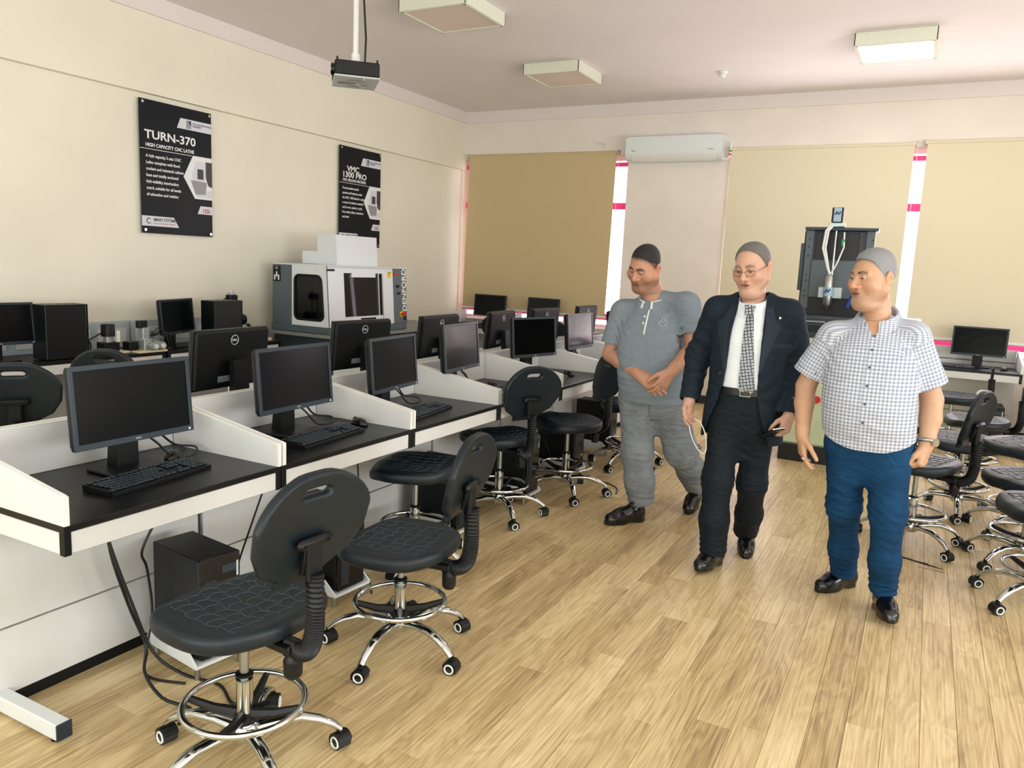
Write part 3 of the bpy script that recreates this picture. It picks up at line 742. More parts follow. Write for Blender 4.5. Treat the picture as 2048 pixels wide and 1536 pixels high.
BY = [2.71, 3.72, 4.56, 5.46, 6.27, 7.22]
for i in range(6):
    monitor(-3.02, BY[i], -90+[3, -4, 2, 5, -3, 0][i], 'back of a black monitor with a round silver emblem, standing behind the %s aisle screen' % ['second', 'third', 'fourth', 'fifth', 'sixth', 'last'][i], lift=.042)
monitor(-5.22, 9.16, 0, 'dark monitor in the corner below the dark tan blind'); monitor(-4.42, 9.16, -8, 'dark monitor below the right half of the dark tan blind')
monitor(.505, 9.12, -4, 'dark monitor on the single back desk at the right')

def make_keyboard(label):
    t = thing('keyboard', label, 'keyboard', (0,0,0), 0, 'black computer keyboards')
    m = MB(); m.prism([(-.07, 0), (.07, 0), (.07, .022), (.066, .0235), (-.068, .013), (-.07, .011)], -.222, .222, YZ); m.build('keyboard_case', blk, t)
    m = MB()
    def key(x, y, w, d=.0155):
        z = .0125+(y+.07)/.136*.0105; m.box((x, y, z+.004), (w, d, .006), .0018)
    for r in range(6):
        y = .055-.0205*r-(.004 if r > 0 else 0)
        if r == 0:
            for i in range(13): key(-.205+.0212*i+(.008*(i > 0))+(.006*((i-1)//4) if i else 0), y, .0155)
        elif r < 5:
            x = -.207+.004*r
            for i in range(14 if r < 3 else 12): key(x+.0190*i+.002, y, .0155)
        else:
            for x, w in ((-.205, .022), (-.18, .02), (-.157, .02), (-.09, .105), (-.022, .02), (.003, .02), (.028, .02), (.053, .022)): key(x, y, w)
        for i in range(3):
            if r in (0, 1, 2) or (r == 4 and i == 1) or r == 5: key(.084+.0195*i, y, .0155)
        for i in range(4):
            if r: key(.148+.0192*i, y, .0155)
    o = m.build('keys', bezel_m, t, kind='stuff'); return t
kb0 = make_keyboard('x')
KB = [(-2.395, 1.79, 96, 'keyboard in front of the nearest screen'), (-2.36, 2.66, 95, 'keyboard in front of the second aisle screen'), (-2.36, 3.46, 98, 'keyboard in front of the third aisle screen'), (-2.36, 4.34, 96, 'keyboard at the fourth aisle screen, behind its divider'),
      (-2.33, 5.10, 108, 'keyboard at the fifth aisle screen'), (-2.36, 6.08, 94, 'keyboard at the sixth aisle screen'), (-5.34, 8.97, 6, 'keyboard on the corner desk below the dark tan blind'), (.265, 8.93, -3, 'keyboard on the single back desk at the right')]
for i, (x, y, r, l) in enumerate(KB):
    k = kb0 if i == 0 else dup(kb0); k.location = (x, y, DH+.0012); k.rotation_euler = (0, 0, R_(r)); k['label'] = 'black '+l
def make_mouse(label):
    t = thing('computer_mouse', label, 'mouse', (0,0,0), 0, 'black computer mice')
    m = MB(); m.sphere((0, 0, .004), (.031, .056, .033), 18, 12)
    m.v = [(x, y, max(z, .001)) for x, y, z in m.v]; m.build('mouse_body', blk_gloss, t, 60)
    m = MB(); m.cyl((-.004, .03, .031), (.004, .03, .031), .008, 12); m.build('scroll_wheel', bezel_m, t, 40)
    m = MB(); m.box((0, .022, .0345), (.0012, .05, .002), 0, Matrix.Rotation(R_(-14), 4, 'X') @ Matrix.Translation((0, .004, .003))); m.build('button_gap', blk_matte, t)
    m = MB(); m.tube([(0, .05, .012), (0, .09, .006), (.02, .15, .004), (-.01, .2, .004), (-.05, .22, .004)], .002, 6); m.build('mouse_cord', cable_m, t, 40)
    return t
ms0 = make_mouse('x')
for i, (x, y, r, l) in enumerate([(-2.42, 2.985, 80, 'glossy black mouse beside the right divider of the second aisle desk'), (-2.57, 2.02, 40, 'black mouse tucked behind the nearest screen, right of its stand'), (-2.37, 5.42, 70, 'black mouse at the fifth aisle screen'),
                                  (-2.52, 4.50, 80, 'black mouse lying behind the fourth aisle screen'), (-2.40, 6.34, 60, 'black mouse at the sixth aisle screen'), (-4.98, 9.0, 10, 'black mouse at the corner screen below the tan blind'), (.74, 9.02, -20, 'black mouse right of the screen on the single back desk')]):
    k = ms0 if i == 0 else dup(ms0); k.location = (x, y, DH+.0012); k.rotation_euler = (0, 0, R_(r)); k['label'] = l

def make_tower(label):      # front faces -Y
    t = thing('computer_tower', label, 'computer', (0,0,0), 0, 'black computer towers')
    m = MB(); m.box((0, .01, .2), (.17, .30, .39), .004); m.build('tower_case', blk, t)
    m = MB(); m.box((0, -.147, .2), (.17, .022, .392), .005); m.build('front_panel', blk_gloss, t)
    m = MB(); m.box((-.045, -.159, .17), (.05, .004, .28), .001); g = m.build('front_grille', mesh_m, t)
    m = MB()
    for i in range(22): m.box((-.045, -.1615, .045+i*.012), (.046, .003, .0035))
    m.build('grille_slats', bezel_m, g, kind='stuff')
    m = MB(); m.box((.035, -.159, .34), (.06, .003, .03), .001); m.build('drive_bay', bezel_m, t)
    m = MB(); m.box((.07, -.159, .33), (.008, .003, .06), .001); m.build('power_strip', logo_m, t)
    m = MB(); m.box((.05, -.159, .1), (.02, .003, .008), .001); m.build('front_badge', logo_m, t)
    return t
tw0 = make_tower('x')
def tower(x, y, z, rz, label, first=False):
    o = tw0 if first else dup(tw0); o.location = (x, y, z); o.rotation_euler = (0, 0, R_(rz)); o['label'] = label; return o
def make_tray(label):
    t = thing('tower_stand', label, 'computer stand', (0,0,0), 0, 'white floor stands for computer towers')
    m = MB(); m.box((0, 0, .06), (.23, .34, .012), .002); m.build('tray', white_metal, t)
    for sx in (-1, 1):
        m = MB(); m.prism([(-.17, .066), (.17, .066), (.15, .125), (-.10, .125)], sx*.112-.004, sx*.112+.004, YZ); m.build('side_lip', white_metal, t)
        for sy in (-1, 1):
            m = MB(); m.cyl((sx*.09, sy*.14, 0), (sx*.09, sy*.14, .055), .011, 10); m.build('tray_foot', steel, t, 40)
    return t
tr0 = make_tray('x')
for i in range(6):
    y = YC[i]+[.20, .06, .17, .155, .06, .03][i]; x = -2.37-.05*(i == 5)
    nm = ['nearest', 'second', 'third', 'fourth', 'fifth', 'sixth'][i]
    tower(x, y, .0672, 82+4*(i % 3)+8*(i == 3), 'black computer tower on the floor under the %s aisle desk' % nm, i == 0)
    q = tr0 if i == 0 else dup(tr0); q.location = (x, y, 0); q.rotation_euler = (0, 0, R_(82+4*(i % 3)+8*(i == 3))); q['label'] = 'white tower stand on the floor under the %s aisle desk' % nm
tower(-5.52, 3.42, DH+.0012, 180, 'black computer tower on the long bench, right of the far left screen')
tower(-5.50, 4.87, DH+.0012, 180, 'black computer tower on the long bench beside the milling machine')
tower(.66, 8.62, .0672, 0, 'dark computer tower under the single back desk at the right')
q = dup(tr0, (.66, 8.62, 0), 0, 'white tower stand under the single back desk at the right')

# ------------------------------------------------------------------ long bench on the left wall
bench_grey = mat('pale_blue_grey_trunking', (188,202,206), .45, noise=.03)
def make_bench(label, w):
    t = thing('workbench', label, 'bench', (0,0,0), 0, 'black topped benches on the left wall'); D = .47
    m = MB(); m.box((0, D/2, DH-.014), (w, D, .028), .003); m.build('worktop', top_black, t)
    m = MB(); m.box((0, .012, DH-.064), (w-.06, .016, .072), .002); m.build('front_apron', lam_white, t)
    for sx in (-1, 1):
        m = MB(); m.box((sx*(w/2-.015), .015, DH-.064), (.028, .028, .075), .002); m.build('corner_post', blk, t)
        m = MB(); m.box((sx*(w/2-.05), D-.1, .34), (.05, .07, .68), .004); lg = m.build('leg', white_metal, t)
        m = MB(); m.box((sx*(w/2-.05), D/2-.02, .03), (.05, D-.06, .05), .004); m.build('foot', white_metal, lg)
    m = MB(); m.box((0, D-.1, .45), (w-.12, .018, .42), .002); m.build('modesty_panel', mat('grey_panel', (150,152,146), .5), t)
    m = MB(); m.box((0, D-.012, DH+.11), (w, .024, .22), .004); p = m.build('rear_upstand', bench_grey, t)
    n = max(int(w/.3), 2)
    for i in range(n):
        m = MB(); m.box((-w/2+w*(i+.5)/n, D-.026, DH+.1), (w/n-.07, .006, .12), .002); m.build('socket_plate', white_pl, p)
    return t
bench = make_bench('long black bench section nearest the camera along the left wall', 1.6); bench.location = (-5.42, 3.42, 0); bench.rotation_euler = (0, 0, R_(90))
bench2 = make_bench('long black bench section beside the milling machine', 1.26); bench2.location = (-5.42, 4.87, 0); bench2.rotation_euler = (0, 0, R_(90))
monitor(-5.58, 3.02, 90, 'dark monitor on the long bench at the far left edge'); monitor(-5.60, 4.48, 110, 'small tilted monitor turned aside on the long bench')
# ------------------------------------------------------------------ posters on the left wall (local: x to the right, z up, face -Y)
poster_m = mat('dark_poster_print', (14,20,26), .4, spec=.2, noise=.06, nscale=20)
ptxt = mat('white_print', (236,238,238), .5); pgrey = mat('grey_print', (150,152,154), .5); pdark = mat('dark_grey_print', (60,62,66), .5); pnavy = mat('navy_print', (38,42,96), .5); pred = mat('red_print', (190,44,62), .5); plil = mat('pale_lilac_print', (218,220,228), .5)
FR = Matrix.Rotation(R_(90), 4, 'X')      # drawing plane xy -> xz, facing -Y
def poster(y, label, title, sub, body, w=.73, h=1.09, z=1.71):
    t = thing('wall_poster', label, 'poster', (XL+.03, y, z), R_(90), None)
    m = MB(); m.box((0, 0, h/2), (w, .008, h), .0015); m.build('poster_board', poster_m, t)
    def flat(name, poly, mt, d=.0052, parent=t):
        q = MB(); q.prism(poly, d-.0012, d, FR); return q.build(name, mt, parent)
    X = lambda u: -w/2+w*u
    Z = lambda v: h*(1-v)
    P = lambda *uv: [(X(u), Z(v)) for u, v in uv][::-1]
    for u, v in ((.04, .022), (.965, .022), (.04, .975), (.965, .978)):
        q = MB(); q.cyl((X(u), -.003, Z(v)), (X(u), -.012, Z(v)), .012, 14); q.build('standoff_screw', chrome, t, 40)
    fl = flat('university_plate', P((.55, .085), (1, .085), (1, .165), (.5, .165)), plil)
    flat('university_emblem', P((.63, .095), (.70, .095), (.70, .157), (.63, .157)), pgrey, .0058, fl)
    flat('emblem_corner', P((.66, .095), (.70, .095), (.70, .13), (.68, .125)), pnavy, .0064, fl)
    def tx(name, body_, u, v, size, mt, sx=1, bold=0, al='LEFT', par=t):
        return text(name, body_, size, mt, par, (X(u), -.0058, Z(v)), (R_(90), 0, 0), .0004, al, sx, bold)
    tx('plate_lettering', 'DELTA TECHNOLOGICAL\nUNIVERSITY', .72, .118, .0205, pnavy, .88, .0004, par=fl)
    for ln in title: tx('poster_title', ln[0], ln[1], ln[2], ln[3], ptxt, 1.18, .0022)
    tx('poster_subtitle', sub, .07, .345, .040, ptxt, .92, .0012)
    flat('rule_line', P((.0, .362), (.70, .362), (.70, .366), (.0, .366)), ptxt)
    for i, ln in enumerate(body): tx('poster_text', ln, .07, .425+.048*i, .034, ptxt, .92, .0007)
    pf = flat('picture_frame', P((.72, .36), (1, .36), (1, .70), (.74, .70), (.58, .535)), ptxt)
    flat('picture_cabinet', P((.76, .40), (.90, .40), (.90, .56), (.72, .56), (.70, .52)), plil, .0058, pf)
    flat('picture_window', P((.78, .46), (.87, .46), (.87, .54), (.78, .54)), pdark, .0064, pf)
    flat('picture_base', P((.68, .555), (.92, .56), (.90, .66), (.75, .665)), pgrey, .0060, pf)
    flat('picture_side', P((.905, .395), (1, .395), (1, .60), (.94, .585), (.905, .52)), pdark, .0060, pf)
    flat('picture_floor', P((.76, .668), (.93, .63), (1, .62), (1, .685), (.77, .685)), plil, .0058, pf)
    vp = flat('sponsor_plate', P((.82, .755), (1, .755), (1, .82), (.775, .82)), plil)
    text('sponsor_mark', '1SSI', .05, pred, vp, (X(.845), -.0058, Z(.808)), (R_(90), 0, 0), .0004, 'LEFT', 1, .001)
    lp = flat('maker_plate', P((.0, .868), (.43, .868), (.50, .945), (.0, .945)), plil)
    q = MB(); q.tube([(X(.09)+.019*math.cos(a), -.0062, Z(.905)+.022*math.sin(a)) for a in [R_(i) for i in range(40, 330, 20)]], .0035, 5); q.build('maker_swirl', pdark, lp)
    tx('maker_lettering', 'SMART SYSTEMS', .15, .905, .036, pdark, .85, .0008, par=lp); tx('maker_slogan', 'FOR EDUCATION AND TRAINING', .15, .928, .015, pred, .95, par=lp)
    return t
poster(4.73, 'dark wall poster headed TURN-370, nearer the camera on the left wall', [('TURN-370', .06, .285, .096)], 'HIGH CAPACITY CNC LATHE',
       ['A high capacity 2 axis CNC', 'Lathe complete with flood', 'coolant and industrial cabinet', 'base and totally enclosed', 'high-visibility interlocking', 'guard, suitable for all levels', 'of education and training'])
poster(7.20, 'dark wall poster headed VMC 1300 PRO, above the milling machine', [('VMC', .17, .245, .085), ('1300 PRO', .06, .305, .085)], 'CNC MILLING MACHINE',
       ['Programmable spindle', 'speeds and feedrates make', 'the VMC 1300 ideal for cutting', 'a range of resistant materials', 'such as wax, plastic, acrylic,', 'free cutting alloys, aluminium', 'and steel'])

# ------------------------------------------------------------------ air conditioner
ac_m = mat('ac_white', (226,232,232), .35, noise=.01)
t = thing('air_conditioner', 'white split air conditioner mounted high on the back wall between the blinds', 'air conditioner', (-2.86, YB, 2.885))
m = MB(); m.prism([(0, .0), (0, .30), (-.17, .30), (-.205, .285), (-.21, .09), (-.185, .035), (-.12, .0)], -.565, .565, YZ); m.build('ac_body', ac_m, t, 50)
m = MB(); m.prism([(-.206, .085), (-.186, .036), (-.14, .004), (-.15, .0), (-.195, .03), (-.214, .085)], -.50, .50, YZ); m.build('air_louver', white_pl, t, 50)
m = MB(); m.box((0, -.2, .087), (1.10, .012, .005)); m.build('louver_gap', bezel_m, t)
m = MB(); m.box((.46, -.2105, .12), (.06, .002, .008)); m.build('display_mark', pgrey, t)
m = MB(); m.box((-.48, -.2105, .12), (.05, .002, .01)); m.build('maker_badge', pgrey, t)
for sx in (-1, 1):
    m = MB(); m.prism([(0, .005), (0, .295), (-.17, .295), (-.2, .28), (-.205, .09), (-.18, .04), (-.12, .005)], sx*.574-.01, sx*.574+.01, YZ); m.build('end_cap', ac_m, t, 50)
t = thing('pipe_cover', 'white pipe cover with red and green tape right of the air conditioner', 'pipe', (-2.235, YB-.03, 2.97))
m = MB(); m.tube([(-.09, -.02, -.06), (.0, -.02, -.06), (.02, -.02, -.04), (.025, -.02, .02), (.03, -.01, .13)], .014, 8); m.build('hose', white_pl, t, 40)
m = MB(); m.cyl((.024, -.02, -.02), (.025, -.02, .0), .019, 10); m.build('red_tape', mat('orange_tape', (226,90,50), .5), t, 40)
m = MB(); m.cyl((.025, -.02, .02), (.026, -.02, .035), .019, 10); m.build('green_tape', mat('green_tape', (70,140,70), .5), t, 40)

# ------------------------------------------------------------------ ceiling projector
t = thing('projector', 'black and silver projector hanging from a white ceiling pole', 'projector', (-3.33, 4.02, 2.72), R_(-46))
m = MB(); m.box((0, 0, 0), (.33, .27, .088), .008); m.build('projector_body', blk, t)
m = MB(); m.box((0, 0, -.048), (.335, .275, .012), .004); m.build('underside_trim', mat('silver_paint', (196,200,198), .35, .2), t)
m = MB(); m.tube([(.09*math.cos(a), .075*math.sin(a), -.0545) for a in [2*PI*i/24 for i in range(24)]], .004, 6, closed=True)
m.build('underside_relief', steel, t, 50)
for i in range(3):
    m = MB(); m.tube([(0, 0, -.055), (.14*math.cos(2.1*i+.4), .11*math.sin(2.1*i+.4), -.055)], .005, 6); m.build('relief_rib', steel, t)
m = MB(); m.cyl((.10, -.13, -.005), (.10, -.155, -.005), .036, 20); l = m.build('lens_barrel', blk_gloss, t, 40)
m = MB(); m.cyl((.10, -.154, -.005), (.10, -.158, -.005), .027, 20); m.build('lens_glass', screen_r, l, 40)
for sx in (-1, 1):
    for sy in (-1, 1):
        m = MB(); m.cyl((sx*.15, sy*.12, .04), (sx*.15, sy*.12, .062), .006, 8); m.build('mount_stud', blk, t, 40)
for k in range(7):
    m = MB(); m.box((-.11+.02*k, -.136, .0), (.012, .003, .055)); m.build('vent_slot', blk_matte, t)
m = MB(); m.cyl((0, 0, .075), (0, 0, ZC-2.72), .0165, 16); m.build('ceiling_pole', white_pl, t, 40)
m = MB(); m.box((0, 0, .058), (.085, .07, .035), .008); m.cyl((0, 0, .06), (0, 0, .12), .026, 16); m.build('mount_head', white_pl, t, 40)
m = MB(); m.lathe([(0, ZC-2.72-.03), (.05, ZC-2.72-.03), (.06, ZC-2.72-.001), (0, ZC-2.72-.001)], 20); m.build('ceiling_rose', white_pl, t, 40)
m = MB(); m.cyl((-.04, 0, .07), (-.045, 0, .13), .008, 8); m.build('clamp_screw', blk, t, 40)
for k, dx in enumerate((.0, .02)):
    m = MB(); m.tube([(.08+dx, .05, .045), (.075+dx, .055, .2), (.06+dx*.5, .04, .45), (.03, .01, .75), (.02, .0, .885)], .0055, 6); m.build('power_cable', cable_m, t, 50)
m = MB(); m.tube([(-.10, .03, .05), (-.13, .03, .075), (-.115, .02, .09), (-.08, .02, .06)], .004, 6); m.build('loose_wire', white_pl, t, 50)

# ------------------------------------------------------------------ bench milling machine on its stand (front faces +X)
cnc_grey = mat('machine_slate_paint', (84,96,102), .42, noise=.03, nscale=9); cnc_white = mat('machine_white_paint', (222,228,230), .35, noise=.015, nscale=5)
cnc_stand = mat('machine_stand_paint', (46,60,68), .45, noise=.04, nscale=9)
smoke = glassy('smoked_window', (120,126,130), .5); smoke2 = glassy('tinted_guard_window', (238,240,242), .5); inner_m = mat('machine_inner', (186,190,190), .5, noise=.1, nscale=8)
t = thing('machine_stand', 'dark blue grey cabinet stand below the white milling machine', 'cabinet', (-5.35, 6.7, 0))
m = MB(); m.box((0, -.25, .41), (.78, 1.45, .78), .01); m.build('stand_cabinet', cnc_stand, t)
m = MB(); m.box((.02, .12, .825), (.88, 2.4, .03), .004); m.build('stand_top', mat('grey_stand_top', (126,132,130), .4, noise=.05), t)
m = MB(); m.box((.40, -.55, .5), (.02, .62, .5), .006); d = m.build('stand_door', cnc_stand, t)
m = MB(); m.box((.417, -.30, .6), (.02, .03, .1), .005); m.build('door_handle', steel, d)
m = MB(); m.box((.40, .12, .5), (.02, .62, .5), .006); d = m.build('stand_door', cnc_stand, t)
m = MB(); m.box((.417, -.12, .6), (.02, .03, .1), .005); m.build('door_handle', steel, d)
m = MB(); m.box((.0, 1.22, .40), (.6, .05, .80), .005); m.build('stand_leg_panel', cnc_stand, t)
t = thing('milling_machine', 'white and grey bench milling machine with a dark side window and top hood', 'machine', (-5.35, 6.27, .84))
# local: x 0 = middle depth, front at +.38; y -.59 .. .65
Y0, Y1 = -.59, .65
m = MB(); m.box((.0, (Y0+Y1)/2, .035), (.76, Y1-Y0, .07), .008); m.build('machine_base', cnc_grey, t)
m = MB(); m.box((-.235, (Y0+Y1)/2, .355), (.26, Y1-Y0-.004, .58), .006); m.build('rear_housing', cnc_grey, t)
# side panels with rounded windows
def rrect(x0, z0, x1, z1, r, sl=0, n=5):
    P = []
    for cx, cz, a0 in ((x1-r, z1-r, 0), (x0+r, z1-r, 90), (x0+r, z0+r, 180), (x1-r, z0+r, 270)):
        for i in range(n+1):
            a = R_(a0+90*i/n); x, z = cx+r*math.cos(a), cz+r*math.sin(a); P.append((x+sl*(z1-z)*(1 if cx > (x0+x1)/2 else .0), z))
    return P
def plate_hole(outer, hole, y0, y1):
    bm = bmesh.new(); ed = []
    for loop in (outer, hole):
        vs = [bm.verts.new((x, y0, z)) for x, z in loop]; ed += [bm.edges.new((vs[i], vs[(i+1) % len(vs)])) for i in range(len(vs))]
    r = bmesh.ops.triangle_fill(bm, use_beauty=True, edges=ed)
    ex = bmesh.ops.extrude_face_region(bm, geom=list(bm.faces)); bmesh.ops.translate(bm, verts=[v for v in ex['geom'] if isinstance(v, bmesh.types.BMVert)], vec=(0, y1-y0, 0))
    bmesh.ops.recalc_face_normals(bm, faces=bm.faces); me = bpy.data.meshes.new('plate'); bm.to_mesh(me); bm.free(); return me
for ys in (Y0, Y1):
    s = 1 if ys < 0 else -1
    hole = rrect(-.07, .13, .265, .555, .055, .09)
    me = plate_hole([(-.105, .07), (.375, .07), (.335, .648), (-.105, .648)], hole, ys, ys+s*.012); me.materials.append(cnc_white); p = link('side_panel', me, t)
    q = MB(); q.tube([(x, ys+s*.002, z) for x, z in hole], .012, 6, closed=True); q.build('window_seal', blk_matte, p)
    q = MB(); q.prism([(x, z) for x, z in hole], -.002, .002, Matrix.Translation((0, ys+s*.007, 0)) @ FR); q.build('side_window', smoke, p)
# front panel: sheet leaning back, opening with window and sliding door
def front_plate(name, y0, z0, y1, z1, mt, d=0, th=.012, parent=t):
    fx = lambda z: .378-(z-.07)*.069+d
    q = MB(); vs = []
    for yy in (y0, y1):
        for zz in (z0, z1):
            for o_ in (0, -th): vs.append((fx(zz)+o_, yy, zz))
    q._add(vs, [(0,4,6,2)[::1], (1,3,7,5), (0,1,5,4), (2,6,7,3), (0,2,3,1), (4,5,7,6)]); return q.build(name, mt, parent)
front_plate('front_sheet_left', Y0, .07, -.36, .648, cnc_white); front_plate('front_sheet_top', -.36, .59, .42, .648, cnc_white); front_plate('front_sheet_bottom', -.36, .07, .42, .105, cnc_white)
front_plate('front_sheet_right', .25, .105, .42, .59, cnc_white); front_plate('control_panel', .42, .07, Y1, .648, cnc_grey, .002, .03)
dr = front_plate('guard_door', -.36, .105, .25, .165, cnc_white, .006, .02)
front_plate('guard_window', -.36, .165, .16, .575, smoke2, .002, .005); front_plate('door_stile', .16, .165, .18, .59, steel, .006, .015)
front_plate('door_stile', .225, .12, .24, .59, steel, .006, .012); front_plate('hood_flap', -.25, .55, .12, .60, cnc_white, .008, .01)
front_plate('door_grip', -.13, .13, .10, .148, blk_matte, .012, .008, dr)
m = MB(); m.box((.03, -.0, .35), (.5, 1.1, .01)); m.build('inner_tray', inner_m, t).location = (0, 0, -.25)
m = MB(); m.box((-.095, .02, .36), (.01, 1.18, .56)); m.build('inner_wall', inner_m, t)
m = MB(); m.box((.05, -.18, .44), (.12, .12, .26), .01); m.build('spindle_head', cnc_white, t); m = MB(); m.cyl((.05, -.18, .22), (.05, -.18, .32), .026, 14); m.build('spindle_nose', steel, t, 40)
m = MB(); m.box((.07, -.05, .15), (.22, .5, .05), .005); m.build('machine_table', steel, t); m = MB(); m.box((.07, -.33, .20), (.06, .07, .12), .004); m.build('work_vise', cnc_white, t)
m = MB(); m.box((.0, (Y0+Y1)/2, .652), (.72, Y1-Y0, .014), .005); m.build('roof_sheet', cnc_white, t)
m = MB(); m.prism([(-.02, .659), (.235, .659), (.215, .955), (-.02, .955)], -.33, .30, Matrix(((1,0,0,0),(0,0,1,0),(0,1,0,0),(0,0,0,1)))); m.v = m.v; o = m.build('spindle_hood', cnc_white, t)
m = MB(); m.box((-.12, -.12, .725), (.20, .42, .13), .006); m.build('motor_cover', cnc_white, t)
cp = [c for c in t.children if c.name.startswith('control_panel')][0]
for z, y in ((.46, .49), (.385, .505)): m = MB(); m.cyl((.34, y, z), (.375, y, z), .014, 12); m.build('black_switch', blk, cp, 40)
m = MB(); m.cyl((.35, .545, .165), (.385, .545, .165), .03, 16); m.build('stop_collar', yellow_m, cp, 40); m = MB(); m.cyl((.38, .545, .165), (.405, .545, .165), .017, 14); m.build('stop_button', red_m, cp, 40)
m = MB(); m.box((.376, .61, .165), (.012, .05, .05), .004); m.build('red_key', red_m, cp); m = MB(); m.box((.376, .61, .115), (.012, .05, .04), .004); m.build('black_key', blk, cp)
m = MB(); m.box((.352, .47, .585), (.003, .07, .02)); m.build('red_badge', red_m, cp)
o = text('side_lettering', 'DENFORD', .098, ptxt, cp, (.362, .625, .20), (0, 0, 0), .001, 'LEFT', 1.0, .002)
o.matrix_local = Matrix.Translation((.374, .640, .19)) @ Matrix.Rotation(R_(-4), 4, 'Y') @ Matrix(((0,0,1,0),(0,-1,0,0),(1,0,0,0),(0,0,0,1))) @ Matrix.Identity(4)
m = MB(); m.box((.345, .36, .58), (.004, .06, .07)); m.build('yellow_label', yellow_m, t)
text('label_lines', 'CAUTION\nEYES', .012, blk, t, (.348, .334, .595), (R_(90), 0, R_(90)), .0003)
m = MB(); m.box((.34, -.54, .615), (.004, .10, .022)); m.build('name_plate', blk, t)
text('model_badge', 'MICROMILL', .030, ptxt, t, (.3815, -.50, .022), (R_(90), 0, R_(90)), .0006, 'LEFT', 1, .0006)
m = MB(); m.box((-.30, Y0-.001, .555), (.09, .004, .15)); st = m.build('warning_sticker', blk, t)
for i in range(3):
    m = MB(); m.box((-.325+.025*i, Y0-.004, .52+.03*(i % 2)), (.016, .002, .05)); m.build('sticker_mark', ptxt, st)
text('sticker_ce', 'CE', .03, ptxt, st, (-.32, Y0-.004, .60), (R_(90), 0, 0), .0004)
# things lying on the stand top beside it
t = thing('clip_stand', 'small black clip stand on the grey top right of the milling machine', 'clip', (-5.22, 7.66, .84))
m = MB(); m.cyl((0, 0, 0), (0, 0, .05), .03, 14); m.build('clip_base', blk, t, 40); m = MB(); m.box((0, 0, .06), (.06, .1, .015), .004); m.build('clip_top', blk, t)
t = thing('handwheel_box', 'black handheld controller with a coiled cable beside the milling machine', 'controller', (-5.36, 7.10, .84))
m = MB(); m.box((.05, .0, .02), (.10, .24, .04), .008); m.build('controller_body', blk, t)
m = MB(); m.box((-.22, -.10, .17), (.03, .06, .34), .006); m.build('controller_holder', blk, t)
m = MB(); m.tube([(-.22, -.08, .22), (-.15, .02, .27), (-.08, .09, .2), (-.05, .1, .1), (.0, .08, .03)], .006, 6); m.build('controller_cable', cable_m, t, 50)

# ------------------------------------------------------------------ training rigs on the bench
cream_m = mat('cream_base_plate', (220,208,176), .5, noise=.05); alu = mat('aluminium_parts', (176,186,186), .35, .6, noise=.1, nscale=30); teal = mat('grey_green_motor', (92,112,112), .4)
t = thing('servo_rig', 'small rig with a black motor cylinder upright on a black block, left on the bench', 'training rig', (-5.60, 3.84, DH+.0012))
m = MB(); m.box((0, .01, .008), (.2, .22, .016), .002); m.build('base_plate', cream_m, t)
m = MB(); m.box((0, 0, .05), (.10, .13, .07), .004); m.build('block', blk, t); m = MB(); m.cyl((0, 0, .085), (0, 0, .135), .035, 16); m.build('coupling', alu, t, 40)
m = MB(); m.lathe([(0, .13), (.05, .13), (.05, .215), (.045, .225), (0, .225)], 18); m.build('motor_can', blk, t, 40); m = MB(); m.box((.05, .05, .13), (.02, .03, .09), .003); m.build('connector', white_pl, t)
m = MB(); m.tube([(0, -.05, .16), (-.02, -.16, .1), (-.03, -.28, .04), (-.02, -.36, .01)], .006, 6); m.build('motor_lead', cable_m, t, 50)
t = thing('robot_rig', 'small rig of silver blocks and round motors with black leads on the bench', 'training rig', (-5.50, 4.08, DH+.0012))
m = MB(); m.box((0, .02, .008), (.18, .26, .016), .002); m.build('base_plate', cream_m, t)
for i, (x, y, z, sx, sy, sz, mt) in enumerate([(-.04, -.09, .05, .09, .08, .07, blk), (.02, .0, .06, .07, .07, .09, alu), (-.05, .04, .1, .06, .06, .18, alu), (-.05, .02, .215, .05, .075, .06, blk), (.0, .1, .05, .06, .05, .07, alu), (-.06, .09, .13, .05, .07, .06, teal)]):
    m = MB(); m.box((x, y, z), (sx, sy, sz), .004); m.build('rig_block', mt, t)
for x, y in ((.06, .03), (.05, .1)):
    m = MB(); m.cyl((x, y, .05), (x+.05, y, .05), .032, 18); m.build('round_motor', alu, t, 40); m = MB(); m.cyl((x+.05, y, .05), (x+.058, y, .05), .018, 14); m.build('shaft_cap', white_pl, t, 40)
for k in range(3):
    m = MB(); m.tube([(-.03, .08+.02*k, .12), (.0, .14+.03*k, .19-.02*k), (.03, .19+.03*k, .12), (.03, .22+.03*k, .02), (.06, .15, .012)], .006, 6); m.build('rig_lead', cable_m, t, 50)
t = thing('camera_rig', 'tall rig with a black camera on a post, behind the right bench tower', 'training rig', (-5.62, 5.20, DH+.0012))
m = MB(); m.box((.05, .08, .02), (.22, .3, .03), .006); m.build('motor_tray', cream_m, t)
m = MB(); m.cyl((-.08, -.06, 0), (-.08, -.06, .42), .009, 12); m.build('post', alu, t, 40)
m = MB(); m.box((-.06, -.06, .40), (.07, .09, .06), .006); m.build('camera_body', blk, t); m = MB(); m.box((-.06, -.06, .44), (.05, .06, .02), .003); m.cyl((-.06, -.04, .45), (-.06, -.04, .48), .006, 8); m.build('camera_top', alu, t)
m = MB(); m.cyl((-.04, -.03, .20), (-.04, .06, .20), .05, 18); m.build('ring_lamp', blk, t, 40)
